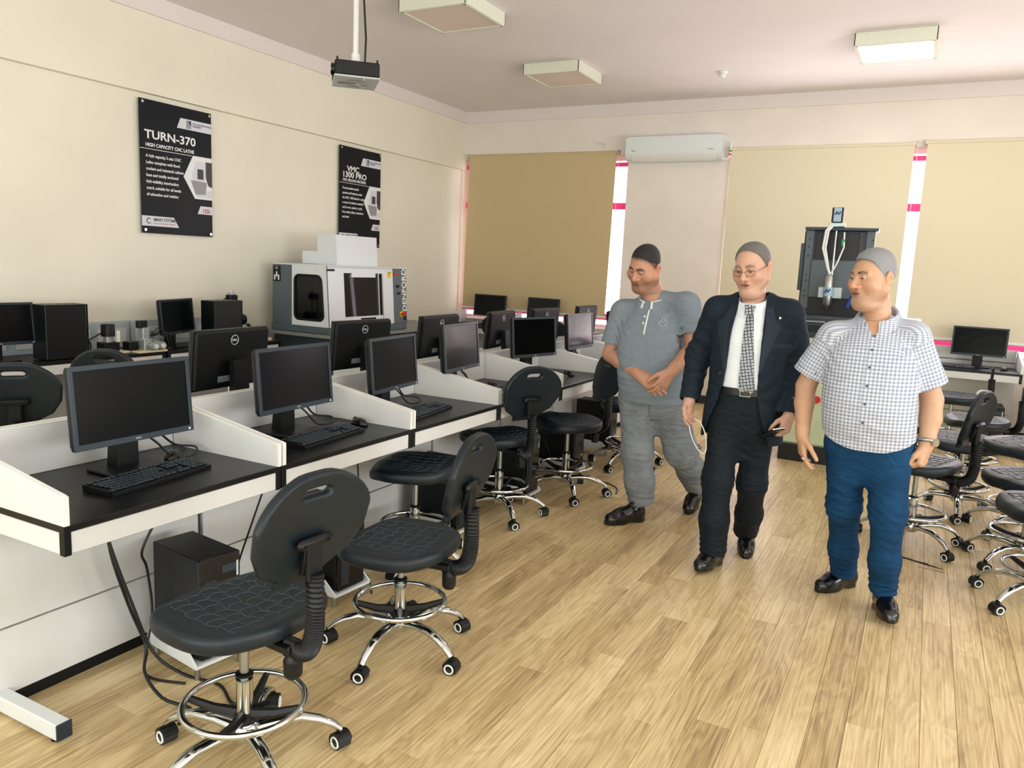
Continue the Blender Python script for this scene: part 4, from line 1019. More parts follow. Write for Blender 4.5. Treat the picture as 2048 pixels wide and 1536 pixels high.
m = MB(); m.cyl((.04, .02, .07), (.12, .04, .07), .034, 16); m.build('tray_motor', alu, t, 40); m = MB(); m.box((.02, .12, .07), (.08, .09, .07), .006); m.build('tray_block', blk, t); m = MB(); m.tube([(.02, .05, .16), (.04, .09, .12), (.05, .12, .08)], .014, 8); m.build('tray_lever', blk, t, 40)
m = MB(); m.tube([(-.06, -.1, .42), (-.1, -.16, .36), (-.08, -.14, .25), (-.05, -.05, .1)], .005, 6); m.build('camera_lead', cable_m, t, 50)

# ------------------------------------------------------------------ cables
def cable(label, pts, r=.006, sub=6):
    P = [Vector(p) for p in pts]; out = []
    for i in range(len(P)-1):
        p0, p1, p2, p3 = P[max(i-1, 0)], P[i], P[i+1], P[min(i+2, len(P)-1)]
        for j in range(sub):
            f = j/sub; out.append(.5*((2*p1)+(p2-p0)*f+(2*p0-5*p1+4*p2-p3)*f*f+(3*p1-p0-3*p2+p3)*f**3))
    out.append(P[-1]); m = MB(); m.tube(out, r, 7); o = m.build('cable', cable_m, None, 60); tag(o, label, 'cable')
    return o
cable('black cable hanging furthest left under the nearest desk to the floor', [(-2.50, 1.66, .72), (-2.49, 1.68, .55), (-2.46, 1.74, .3), (-2.42, 1.80, .08), (-2.30, 1.84, .007), (-2.14, 1.86, .007), (-2.0, 1.80, .007), (-1.98, 1.90, .007)])
cable('black cable hanging close beside the leftmost one under the nearest desk', [(-2.56, 1.74, .72), (-2.56, 1.73, .5), (-2.55, 1.79, .25), (-2.52, 1.84, .06), (-2.42, 1.76, .02), (-2.22, 1.68, .02), (-2.10, 1.70, .007), (-2.06, 1.62, .007)])
cable('looped black cable with a plug hanging behind the nearest floor tower', [(-2.44, 1.89, .70), (-2.45, 1.86, .6), (-2.47, 1.80, .47), (-2.50, 1.84, .38), (-2.49, 1.85, .2), (-2.47, 1.80, .05), (-2.40, 1.76, .007), (-2.25, 1.80, .007)], .005)
cable('thin black cable down the seam between the first two aisle desks', [(-2.24, 2.19, .68), (-2.30, 2.17, .5), (-2.40, 2.19, .3), (-2.46, 2.16, .04)], .004)
cable('black cable trailing on the floor beneath the third aisle desk', [(-2.45, 3.0, .7), (-2.46, 3.04, .4), (-2.42, 3.0, .06), (-2.3, 2.93, .006), (-2.18, 2.8, .006)], .004)
cable('thin black cable on the floor near the fifth aisle desk casters', [(-2.45, 5.2, .3), (-2.35, 5.26, .05), (-2.2, 5.30, .006), (-2.0, 5.32, .006), (-1.85, 5.22, .006), (-1.80, 5.08, .006)], .004)
for i, (x, y) in enumerate(zip([-2.56]*6, [1.99, 2.81, 3.56, 4.30, 5.18, 6.12])):
    cable('thin looped leads behind the %s aisle screen' % ['nearest', 'second', 'third', 'fourth', 'fifth', 'sixth'][i], [(-2.60, y-.12, .92), (-2.57, y-.04, .84), (-2.55, y+.02, .775), (-2.52, y+.09, .775), (-2.57, y+.14, .79), (-2.63, y+.09, .80), (-2.62, y+.01, .86), (-2.61, y-.08, .90)], .0045)
cable('black leads coiled on the bench beside the left tower', [(-5.6, 3.62, .95), (-5.55, 3.66, .85), (-5.5, 3.63, .768), (-5.45, 3.72, .768), (-5.52, 3.78, .77), (-5.58, 3.70, .778), (-5.5, 3.66, .78), (-5.46, 3.76, .778)], .007)
cable('black leads coiled on the bench left of the small tilted screen', [(-5.7, 4.3, .775), (-5.62, 4.24, .775), (-5.55, 4.30, .775), (-5.6, 4.37, .78), (-5.68, 4.3, .785), (-5.6, 4.25, .79), (-5.52, 4.33, .775)], .008)
t = thing('torn_strip', 'torn black strip of tape lying on the floor by the checked-shirt man', 'scrap', (.14, 4.86, .001), R_(-20))
m = MB(); m.prism([(-.12, -.006), (.03, -.012), (.11, -.004), (.03, .004), (.02, .018), (-.03, .01), (-.12, .012)], 0, .002); m.build('tape', blk_matte, t)
m = MB(); m.prism([(.0, -.085), (.13, -.05), (.13, -.047), (.0, -.082)], 0, .0015); m.build('tape_thread', mat('brown_thread', (130,105,80), .7), t)

# ------------------------------------------------------------------ upright milling centre behind the men
vm_dark = mat('charcoal_machine_paint', (42,54,62), .4, noise=.04, nscale=7); vm_green = mat('pale_green_panel', (196,208,172), .4, noise=.02, nscale=6); vm_black = mat('machine_black', (14,17,20), .45)
t = thing('machining_centre', 'large charcoal machining centre with an open spindle column behind the three men', 'machine', (-.52, 7.0, 0))
m = MB(); m.box((0, .55, .07), (1.0, 1.1, .14), .006); m.build('plinth', vm_black, t)
for x, w in ((-.25, .48), (.25, .48)):
    m = MB(); m.box((x, .02, .62), (w, .03, .92), .006); d = m.build('cabinet_door', vm_green, t)
    m = MB(); m.box((x+(.2 if x < 0 else -.2), -.005, .66), (.03, .03, .12), .006); m.build('door_handle', vm_black, d)
m = MB(); m.box((0, .58, .60), (.98, 1.05, .94), .006); m.build('cabinet_body', vm_green, t)
m = MB(); m.cyl((-.22, -.01, .56), (-.22, -.035, .56), .03, 14); m.build('stop_button', red_m, t, 40)
m = MB(); m.box((0, .5, 1.16), (.98, .98, .20), .01); m.build('splash_guard', vm_dark, t)
m = MB(); m.box((-.05, .01, 1.16), (.9, .01, .05), .003); m.build('guard_slot', vm_black, t)
m = MB(); m.box((-.30, .0, 1.22), (.16, .012, .012), .003); m.build('guard_handle', steel, t)
m = MB(); m.box((-.24, .64, 1.33), (.56, .2, .18), .006); m.build('work_space', vm_black, t)
m = MB(); m.box((-.24, .62, 1.64), (.58, .10, .74), .01); m.build('column_back', vm_dark, t)
for x in (-.50, .02):
    m = MB(); m.box((x+.02 if x < 0 else x, .56, 1.66), (.07, .06, .70), .006); r = m.build('guide_rail', cnc_grey, t)
    for z in (1.42, 1.47, 1.56, 1.61, 1.78, 1.86, 1.93):
        q = MB(); q.cyl((x+.02, .525, z), (x+.02, .532, z), .008, 8); q.build('rail_bolt', vm_black, r)
m = MB(); m.box((-.25, .57, 1.86), (.36, .02, .26), .004); m.build('bellows_cover', vm_black, t)
m = MB(); m.box((-.25, .54, 1.58), (.40, .05, .34), .008); m.build('spindle_carriage', cnc_grey, t)
m = MB(); m.box((-.53, .6, 1.68), (.03, .2, .42), .004); m.build('side_cover', vm_dark, t)
m = MB(); m.box((-.22, .58, 2.02), (.60, .2, .03), .006); m.build('column_cap', vm_dark, t)
m = MB(); m.box((-.26, .5, 1.46), (.20, .06, .10), .006); m.build('spindle_clamp', alu, t)
m = MB(); m.lathe([(0, 1.30), (.012, 1.30), (.03, 1.34), (.038, 1.36), (.04, 1.60), (.03, 1.62), (0, 1.62)], 20, Matrix.Translation((-.27, .42, 0))); sp = m.build('spindle_motor', steel, t, 40)
m = MB(); m.lathe([(0, 1.43), (.0415, 1.43), (.0415, 1.51), (0, 1.51)], 20, Matrix.Translation((-.27, .42, 0))); sl = m.build('spindle_sleeve', mat('pale_blue_label', (150,184,206), .4), sp, 40)
m = MB(); m.tube([(-.29, .376, 1.46), (-.275, .374, 1.49), (-.262, .374, 1.465), (-.25, .378, 1.49)], .006, 6); m.build('sleeve_logo', pnavy, sp, 40)
m = MB(); m.box((-.26, .5, 2.14), (.095, .09, .13), .006); zm = m.build('axis_motor', vm_black, t); m = MB(); m.box((-.26, .452, 2.14), (.062, .006, .12), .003); m.build('motor_label', mat('pale_blue_motor_label', (160,186,204), .4), zm)
m = MB(); m.tube([(-.28, .446, 2.14), (-.265, .445, 2.165), (-.25, .445, 2.145), (-.235, .446, 2.165)], .006, 6); m.build('motor_logo', pnavy, zm, 40)
m = MB(); m.box((-.26, .5, 2.055), (.13, .09, .035), .004); m.build('motor_mount', alu, t); m = MB(); m.cyl((-.26, .5, 1.62), (-.26, .5, 2.04), .011, 10); m.build('lead_screw', steel, t, 40)
for k, dx in enumerate((-.05, -.03)):
    m = MB(); m.tube([(-.27, .42, 1.62), (-.28+dx*.3, .42, 1.68), (-.30+dx, .43, 1.85), (-.29+dx, .45, 2.0), (-.25+dx, .47, 2.06)], .010, 8); m.build('coolant_hose', white_pl, t, 50)
m = MB(); m.tube([(-.26, .42, 1.63), (-.22, .42, 1.72), (-.18, .44, 1.86), (-.19, .47, 1.99)], .007, 8); m.build('signal_cable', white_pl, t, 50)
m = MB(); m.tube([(-.10, .40, 1.34), (-.07, .40, 1.42), (-.02, .42, 1.5)], .022, 10); m.build('blue_hose', blue_m, t, 50)
m = MB(); m.box((-.19, .46, 1.90), (.03, .03, .06), .004); m.build('green_terminal', mat('green_terminal', (40,140,90), .4), t)
# steel cabinet edge in the right corner of the picture
t = thing('steel_cabinet', 'grey blue steel cabinet cut by the right edge near the back desk', 'cabinet', (1.28, 8.55, 0))
m = MB(); m.box((0, 0, .36), (.62, .5, .66), .006); m.build('cabinet_body', mat('blue_grey_steel', (120,136,146), .4, noise=.03), t)
for y in (-.13, .13):
    m = MB(); m.box((-.315, y, .36), (.012, .23, .6), .003); d = m.build('cabinet_door', MATS['blue_grey_steel'], t); m = MB(); m.box((-.325, y*.2, .42), (.014, .02, .1), .003); m.build('door_handle', steel, d)
m = MB(); m.box((0, 0, .015), (.58, .46, .03)); m.build('cabinet_plinth', blk_matte, t)
t = thing('round_mirror', 'small round white disc on a stem above the tower at the back right', 'mirror', (.56, 8.68, .4585))
m = MB(); m.cyl((0, 0, 0), (0, 0, .008), .03, 14); m.build('disc_foot', blk, t, 40); m = MB(); m.cyl((0, 0, .008), (0, 0, .04), .006, 8); m.build('disc_stem', blk, t, 40); m = MB(); m.cyl((0, .004, .085), (0, -.004, .085), .048, 20); m.build('disc', white_pl, t, 40)
# ------------------------------------------------------------------ people
skin_m = mat('skin', (200,150,120), .48, spec=.45, noise=.05, nscale=60, bump=.05, bscale=350, attr='Col')
eye_m = mat('eye', (240,240,236), .12, attr='Col', coat=.6)
def unit(v): v = np.array(v, float); return v/np.linalg.norm(v)
class Head:
    """Local frame: y out of the face, x to the person's right, z up; origin between the eyes' level and the ears."""
    def __init__(s, c, face, pitch, roll, sc):
        f = unit((face[0], face[1], 0)); yaw = math.atan2(-f[0], f[1])
        s.R = np.array((Matrix.Rotation(yaw, 3, 'Z') @ Matrix.Rotation(R_(roll), 3, 'Y') @ Matrix.Rotation(R_(-pitch), 3, 'X')))
        s.c = np.array(c, float); s.k = sc
    def w(s, p): return s.c+s.k*(s.R @ np.array(p, float))
    def loc(s, P): return ((P-s.c) @ s.R)/s.k
    def E(s, v, c, r, k=0, op='u'): v.ell(s.w(c), [q*s.k for q in r], s.R, k*s.k, op)
    def C(s, v, a, b, ra, rb=None, k=0, op='u'): v.cap(s.w(a), s.w(b), ra*s.k, (ra if rb is None else rb)*s.k, k*s.k, op)
    def F(s, v, fn, c, m, k=0, op='u'):
        cw = s.w(c); R, k0, c0 = s.R, s.k, s.c
        def g(X, Y, Z):
            x, y, z = (X-c0[0])/k0, (Y-c0[1])/k0, (Z-c0[2])/k0
            return k0*fn(R[0][0]*x+R[1][0]*y+R[2][0]*z, R[0][1]*x+R[1][1]*y+R[2][1]*z, R[0][2]*x+R[1][2]*y+R[2][2]*z)
        v.put(g, cw-m*k0, cw+m*k0, k*k0, op)
def head_skin(v, h, neck, fat=0., lid=.0, mouth=0., nrad=.056, nose=1.):
    E, C = h.E, h.C
    E(v, (0, -.014, .036), (.075, .094, .088)); E(v, (0, .022, -.018), (.066+.3*fat, .066, .09), .03)
    for sx in (-1, 1):
        C(v, (sx*.052, .002, -.052), (sx*.018, .062, -.098), .024+fat, .018+.6*fat, .03); E(v, (sx*.038, .058, -.026), (.027+fat, .026, .026+.5*fat), .025)
        C(v, (sx*.012, .084, .026), (sx*.044, .070, .026), .011, .009, .016)
        E(v, (sx*.030, .095, .006), (.022, .019, .0145), .012, 's')
        C(v, (sx*.072, -.006, .0), (sx*.088, -.024, .004), .012, .006, .006); E(v, (sx*.084, -.016, .002), (.0075, .020, .032), .006); E(v, (sx*.090, -.010, .0), (.005, .010, .017), .004, 's'); E(v, (sx*.080, -.006, -.026), (.007, .010, .012), .006)
        C(v, (sx*.022, .088, -.040), (sx*.034, .074, -.066), .004, .004, .006, 's')
    E(v, (0, .068, -.103), (.024+.6*fat, .021, .018), .02)
    if fat: E(v, (0, .035, -.122), (.045+fat, .045, .026), .03)
    C(v, (0, .080, .018), (0, .110*nose, -.025), .0095, .0120, .014); E(v, (0, .107*nose, -.030), (.0140, .0135, .0115), .010)
    for sx in (-1, 1): E(v, (sx*.0160, .094, -.034), (.0105, .0125, .0095), .006); E(v, (sx*.0075, .101, -.042), (.0042, .006, .003), .003, 's')
    E(v, (0, .078, -.060), (.031, .02, .022), .015)
    E(v, (0, .0935, -.0565), (.024, .0075, .0058), .005); E(v, (0, .091, -.0685-mouth*.6), (.021, .0085, .0068), .005)
    if mouth: E(v, (0, .099, -.0625-mouth*.3), (.019, .016, .002+mouth*.35), .002, 's')
    else: E(v, (0, .1035, -.0618), (.026, .010, .0012), .003, 's')
    E(v, (0, .099, -.048), (.004, .006, .006), .004, 's')
    for sx in (-1, 1):      # eyelids over the eyeballs
        ec = np.array((sx*.031, .0765, .007)); t = lid
        h.F(v, lambda x, y, z: np.maximum(np.sqrt((x-ec[0])**2+(y-ec[1])**2+(z-ec[2])**2)-.0137, -(z-ec[2]+.35*(y-ec[1])-.0095+t)), ec, .02, .002)
        h.F(v, lambda x, y, z: np.maximum(np.sqrt((x-ec[0])**2+(y-ec[1])**2+(z-ec[2])**2)-.0133, z-ec[2]-.25*(y-ec[1])+.0085), ec, .02, .002)
        C(v, (sx*.012, .0915, .0245), (sx*.03, .0925, .0305), .0042, .0045, .004); C(v, (sx*.03, .0925, .0305), (sx*.049, .079, .025), .0045, .003, .004)
    v.cap(h.w((0, -.022, -.07)), neck, nrad*h.k, (nrad+.008)*h.k, .03)
def skin_cols(V, h, base, lipc, brow, beard=0, stub=(90,80,76), reg=None, hairc=(60,56,54)):
    L = h.loc(V); x, y, z = L[:, 0], L[:, 1], L[:, 2]; base, lipc, brow, stub = [np.array(lin(c)) for c in (base, lipc, brow, stub)]
    C = np.tile(base, (len(V), 1))
    def blend(w, c): w = np.clip(w, 0, 1)[:, None]; C[:] = C*(1-w)+np.array(c)*w
    red = base*np.array((1.06, .82, .78)); near = (np.abs(x) < .1) & (np.abs(y) < .14) & (np.abs(z) < .16)
    blend(.7*np.exp(-((np.abs(x)-.04)/.02)**2-((z+.03)/.022)**2)*(y > .03), red); blend(.6*np.exp(-(x/.014)**2-((z+.03)/.014)**2)*(y > .08), red); blend(.5*np.exp(-((np.abs(x)-.082)/.012)**2)*(np.abs(y) < .03)*near, red)
    if beard: blend(beard*np.clip((-.03-z)/.025, 0, 1)*(z > -.135)*near*np.clip((.075-np.abs(x)*.6+y*.5)/.04, 0, 1)*(y > -.02), stub)
    lm = ((x/.024)**2+((z+.0625)/.0125)**2 < 1) & (y > .082) & near; blend(lm*.75, lipc)
    ms = ((x/.021)**2+((z+.0628)/.0032)**2 < 1) & (y > .07) & near; blend(ms*.8, lin((70,36,34)))
    bx = np.abs(x); bz = .0275+.004*np.sin((bx-.012)/.037*PI); bm = near & (y > .06) & (bx > .010) & (bx < .052) & (np.abs(z-bz) < .0056*(1-.5*np.clip((bx-.03)/.022, 0, 1))); blend(bm*.85, brow)
    if reg is not None: blend(.8*np.clip((reg(x, y, z)+.010)/.020, 0, 1)*near*(np.abs(x) < .079), np.array(lin(hairc)))
    return C
def color_attr(o, C):
    a = o.data.color_attributes.new('Col', 'FLOAT_COLOR', 'POINT'); a.data.foreach_set('color', np.concatenate([C, np.ones((len(C), 1))], 1).astype(np.float32).ravel())
lash_m = mat('dark_lashes', (34,26,24), .7)
def eyes(h, parent, org, gaze, iris=(58,38,28), lid=.004):
    for sx in (-1, 1):
        m = MB(); m.sphere((0, 0, 0), .0123*h.k, 24, 16); c = h.w((sx*.031, .0765, .007)); g = unit(h.R @ unit(gaze))
        o = m.build('eye', eye_m, parent, 60); V = np.array(m.v); d = V @ g/(.0123*h.k)
        C = np.where((d > .84)[:, None], np.array(lin(iris)), np.array(lin((176,166,160)))); C[d > .955] = lin((8,7,7)); color_attr(o, C); o.location = c-org
        pts = []
        for u in np.linspace(-.92, .92, 11):
            x = .0125*u; y = .012
            for _ in range(6): dz = .0095-lid-.35*y; y = math.sqrt(max(.0140**2-x*x-dz*dz, 1e-6))
            pts.append(h.w((sx*.031+x, .0765+y, .007+dz-.0004))-org)
        m = MB(); m.tube(pts, [.0004]+[.0012*h.k]*9+[.0004], 6); m.build('lashes', lash_m, parent, 60)
HL_Y = [-.13, -.06, -.035, -.012, .004, .020, .034, .046, .058, .075, .10]
def hairline(shift=0., front=0.):
    Z = np.array([-.075, -.060, -.048, -.028, .002, .022, .046, .070, .084, .092, .098])+np.array([0, 0, 0, 0, 0, 0, .4, .8, 1, 1, 1])*front
    return lambda x, y, z: z-np.interp((y+shift).ravel(), HL_Y, Z).reshape(y.shape)+0*x
def hair(name, h, parent, org, m, region, th, hv=.0035):
    c = h.w((0, -.01, .05)); r = .125*h.k; v = Vox(c-r, c+r, hv)
    def fn(x, y, z):
        a = np.sqrt((x/.075)**2+((y+.014)/.094)**2+((z-.036)/.088)**2); d = (a-1)*.083
        b = np.sqrt((x/.066)**2+((y-.022)/.066)**2+((z+.018)/.09)**2); d = np.minimum(d, (b-1)*.068)
        t = th(x, y, z) if callable(th) else th
        jag = .0016*np.sin(x*900+y*500)+.0016*np.sin(y*1100-z*300+x*200); return np.maximum(np.maximum(d-t+.0007*np.sin(x*700)*np.sin(y*600+z*650), -(d+.006)), (-region(x, y, z)+jag)*.6)
    h.F(v, fn, (0, -.01, .05), .124)
    return v.build(name, m, parent, org, it=1)
def hand(v, w, d, n, t, s=1., curl=(.35, .45, .35), spread=1., thumb=.5, tcurl=.3, hold=None):
    """w wrist, d towards the fingers, n out of the palm, t towards the thumb."""
    w, d = np.array(w, float), unit(d); n = unit(np.array(n)-d*np.dot(n, d)); t0 = np.array(t, float); t = np.cross(d, n); t = t if np.dot(t, t0) > 0 else -t
    k = .006
    v.cap(w-d*.03*s, w+d*.02*s, .027*s, .027*s, .015)
    K = []
    for i, (off, L) in enumerate(((.028, .088), (.0095, .093), (-.009, .089), (-.027, .081))):
        kn = w+d*L*s+t*off*s*spread; K.append(kn); v.cap(w+d*.018*s+t*off*.55*s, kn, .0155*s, .0125*s, .016)
    v.cap(w+d*.035*s+n*.008*s+t*.018*s, w+d*.06*s+n*.006*s, .018*s, .014*s, .014)
    for i, kn in enumerate(K):
        fl = (.074, .082, .076, .060)[i]*s; r = (.0098, .0100, .0095, .0085)[i]*s; p = kn; a = 0; dd = unit(d+t*(.06, .015, -.03, -.09)[i]*spread)
        for j, fr in enumerate((.45, .31, .26)):
            a += (curl[j] if not isinstance(curl[0], (tuple, list)) else curl[i][j]); q = p+(dd*math.cos(a)+n*math.sin(a))*fl*fr; v.cap(p, q, r*(1-.07*j), r*(1-.07*(j+1)), .004 if j == 0 else .002); p = q
    p = w+d*.028*s+t*.026*s+n*.004*s; td = unit(t*(.9-.5*thumb)+d*(.55+.3*thumb)+n*.35)
    for j, (L, r) in enumerate(((.044, .0145), (.034, .0115), (.026, .0105))):
        q = p+td*L*s; v.cap(p, q, r*s, (r-.0012)*s, .008 if j == 0 else .002); p = q; td = unit(td+d*tcurl*.6-t*tcurl*.8+n*tcurl*.3)
def patch(bvh, rows, mt, name, parent, org, lift=.003, thick=.004, nx=6, dirn=(0, 1, 0), y0=None):
    """A strip of cloth laid on the front of a garment: rows of (z, x_left, x_right), pressed onto the surface from the front."""
    V = []; D = Vector(dirn)
    for z, a, b in rows:
        for i in range(nx):
            x = a+(b-a)*i/(nx-1); hit = bvh.ray_cast(Vector((x, y0, z)), D); y = hit[0].y if hit[0] else None; V.append([x, y, z])
    ys = [q[1] for q in V if q[1] is not None]; my = sum(ys)/len(ys)
    for i, q in enumerate(V):
        if q[1] is None: q[1] = my
    m = MB(); n = len(V); R = len(rows); vs = [(x, y-lift, z) for x, y, z in V]+[(x, y-lift+thick+.004, z) for x, y, z in V]; fs = []
    for r in range(R-1):
        for i in range(nx-1):
            a, b, c, d = r*nx+i, r*nx+i+1, (r+1)*nx+i+1, (r+1)*nx+i
            fs.append((a, d, c, b)); fs.append((n+a, n+b, n+c, n+d))
    bd = [(0*nx+i) for i in range(nx)]+[r*nx+nx-1 for r in range(1, R)]+[(R-1)*nx+i for i in range(nx-2, -1, -1)]+[r*nx for r in range(R-2, 0, -1)]
    for i in range(len(bd)): a, b = bd[i], bd[(i+1) % len(bd)]; fs.append((a, b, n+b, n+a))
    m._add([tuple(np.array(q)-org) for q in vs], fs); return m.build(name, mt, parent, 50)
def bvh_of(o, org):
    me = o.data; return BVHTree.FromPolygons([tuple(np.array(v.co)+org) for v in me.vertices], [tuple(p.vertices) for p in me.polygons])
def collar(name, c, rx, ry, yaw, mt, parent, org, gap=.5, h=.032, drop=.036, tip=.03, flare=.022, tilt=.25, spread=.0):
    """Turned-down shirt collar around the neck; the opening looks along yaw (0 = -Y)."""
    m = MB(); N = 36; prof = []
    for i in range(N+1):
        a = gap+(2*PI-2*gap)*i/N; e = min(i, N-i)/N; tp = math.exp(-(e/.10)**2)
        pr = [(0, 0), (.001, h), (.005, h+.004), (flare*.6, h-.01-drop*.25), (flare+.006*tp, h-drop-tip*tp), (flare+.002+.006*tp, h-drop-tip*tp+.001), (flare*.6+.004, h-.006-drop*.25), (.006, h+.008), (-.003, h+.003), (-.003, 0)]
        for (o_, z) in pr:
            ca, sa = math.cos(a+yaw-PI/2), math.sin(a+yaw-PI/2); back = math.cos(a)
            m.v.append((c[0]+(rx+o_)*ca-org[0]+spread*tp*(1 if a > PI else -1)*0, c[1]+(ry+o_)*sa-org[1], c[2]+z-tilt*ry*back*1.0-org[2]))
    P = 10
    for i in range(N):
        for j in range(P): k = (j+1) % P; m.f.append((i*P+j, i*P+k, (i+1)*P+k, (i+1)*P+j)); m.mi.append(0)
    m.f.append(tuple(range(P))[::-1]); m.f.append(tuple(N*P+j for j in range(P))); m.mi += [0, 0]
    return m.build(name, mt, parent, 60)
def sleeve(v, pts, rs, cut, k=.03, wall=.006, depth=.05):
    v.chain(pts, rs, k); p = np.array(cut[0], float); d = unit(cut[1]); r = cut[2]
    lo = np.minimum(p, p+d*.16)-r-.05; hi = np.maximum(p, p+d*.16)+r+.05
    def fn(X, Y, Z): return -((X-p[0])*d[0]+(Y-p[1])*d[1]+(Z-p[2])*d[2])
    q = p+d*.08
    def kill(X, Y, Z):
        s = (X-p[0])*d[0]+(Y-p[1])*d[1]+(Z-p[2])*d[2]; rr = np.sqrt(np.maximum((X-p[0])**2+(Y-p[1])**2+(Z-p[2])**2-s*s, 0)); return np.maximum(np.maximum(-s, rr-r*1.35), s-.14)
    v.put(kill, lo, hi, 0, 's'); v.cap(p-d*depth*.5, p+d*.05, r-wall-.004, r-wall, 0, 's')
def shoe_mesh(name, boot=False):
    v = Vox((-.075, -.17, -.005), (.075, .17, .21), .0045)
    v.cap((0, -.085, .05), (.004, .03, .042), .040, .041, .02); v.cap((.004, .03, .04), (.004, .10, .034), .044, .034, .03); v.cap((0, -.09, .06), (0, -.075, .12 if not boot else .19), .037, .042 if not boot else .046, .03); v.cap((0, -.05, .085), (.002, .05, .05), .03, .03, .03)
    v.ell((.003, .075, .030), (.042, .062, .030), None, .02)
    v.plane((0, 0, .012), (0, 0, -1), (-.08, -.18, -.01), (.08, .18, .02))
    def sole(X, Y, Z):
        wd = np.interp(Y.ravel(), [-.135, -.10, -.02, .05, .11, .145], [.018, .040, .036, .048, .036, .012]).astype(np.float32)[None, :, None]
        e = np.maximum(np.abs(X-.003)-wd, np.maximum(Y-.142, -.132-Y)); e = np.where(np.abs(Y-.005) < .13, e*.9, e)
        arch = .010*np.exp(-((Y+.02)/.03)**2); return np.maximum(e, np.maximum(Z-.024, arch+.0005-Z))
    v.put(sole, (-.06, -.14, 0), (.06, .15, .03), .006)
    o = v.build(name, shoe_m, None); me = o.data; bpy.data.objects.remove(o); return me
shoe_m = mat('black_polished_leather', (10,12,14), .2, spec=.6, noise=.15, nscale=14, rvar=.05, bump=.08, bscale=120); 
dress_me = shoe_mesh('shoe'); boot_me = shoe_mesh('shoe', True)
def shoe(parent, org, me, toe, heel, pitch=0, z=0, sc=1.):
    toe, heel = np.array(toe, float), np.array(heel, float); d = unit(toe-heel); c = (toe+heel)/2
    o = link('shoe', me, parent, tuple(np.array((c[0], c[1], z))-org)); o.rotation_euler = Euler((R_(pitch), 0, math.atan2(-d[0], d[1])), 'XYZ'); o.scale = (sc,)*3; return o
def cloth_attr(o, org, torso_c, arms):
    """Weave direction of a shirt, stored per vertex: (across, along) in metres."""
    V = np.zeros(len(o.data.vertices)*3, np.float32); o.data.vertices.foreach_get('co', V); V = V.reshape(-1, 3)+org
    ang = np.arctan2(V[:, 0]-torso_c[0], -(V[:, 1]-torso_c[1])); U = np.stack([np.where(np.abs(ang) < 1.2, V[:, 0]-torso_c[0], ang*.19), V[:, 2]+4*np.clip(V[:, 2]-1.28, 0, 1)**2, V[:, 1]*0], 1)
    for a, b, rad in arms:
        a, b = np.array(a), np.array(b); ab = b-a; L = np.linalg.norm(ab); e = ab/L; t = (V-a) @ e; q = V-a-t[:, None]*e; dd = np.linalg.norm(q, axis=1)
        s = (dd < rad) & (t > .03); f = unit(np.cross(e, (0, 1, 0))); U[s, 0] = (q @ f)[s]*1.15; U[s, 1] = t[s]
    if len(V) > 2000:
        Nn = np.zeros(len(V)*3, np.float32); o.data.vertices.foreach_get('normal', Nn); nz = Nn.reshape(-1, 3)[:, 2]
        U[:, 1] += np.clip((nz-.45)/.45, 0, 1)*np.maximum(V[:, 1]-torso_c[1]+.13, 0)*(V[:, 2] > 1.25)
    at = o.data.attributes.new('weave', 'FLOAT_VECTOR', 'POINT'); at.data.foreach_set('vector', U.astype(np.float32).ravel())
def gingham(name, c0, c1, c2, period):
    m = bpy.data.materials.new(name); m.use_nodes = True; nt = m.node_tree; N, L = nt.nodes, nt.links; b = N['Principled BSDF']; b.inputs['Roughness'].default_value = .8; b.inputs['Specular IOR Level'].default_value = .2
    at = N.new('ShaderNodeAttribute'); at.attribute_name = 'weave'; sp = N.new('ShaderNodeSeparateXYZ'); L.new(at.outputs['Vector'], sp.inputs[0]); w = []
    for ax in ('X', 'Y'):
        mu = N.new('ShaderNodeMath'); mu.operation = 'MULTIPLY'; mu.inputs[1].default_value = 2*PI/period; L.new(sp.outputs[ax], mu.inputs[0]); si = N.new('ShaderNodeMath'); si.operation = 'SINE'; L.new(mu.outputs[0], si.inputs[0])
        r = N.new('ShaderNodeMapRange'); r.inputs['From Min'].default_value = -.12; r.inputs['From Max'].default_value = .12; r.inputs['To Max'].default_value = .5; L.new(si.outputs[0], r.inputs['Value']); w.append(r.outputs[0])
    ad = N.new('ShaderNodeMath'); ad.operation = 'ADD'; L.new(w[0], ad.inputs[0]); L.new(w[1], ad.inputs[1]); cr = N.new('ShaderNodeValToRGB'); el = cr.color_ramp.elements
    el[0].color = (*lin(c0), 1); el[1].color = (*lin(c2), 1); e = el.new(.5); e.color = (*lin(c1), 1); L.new(ad.outputs[0], cr.inputs[0]); L.new(cr.outputs[0], b.inputs['Base Color']); add_creases(m, .35, 9); return m
def person(label, org):
    pass
HV = .0038
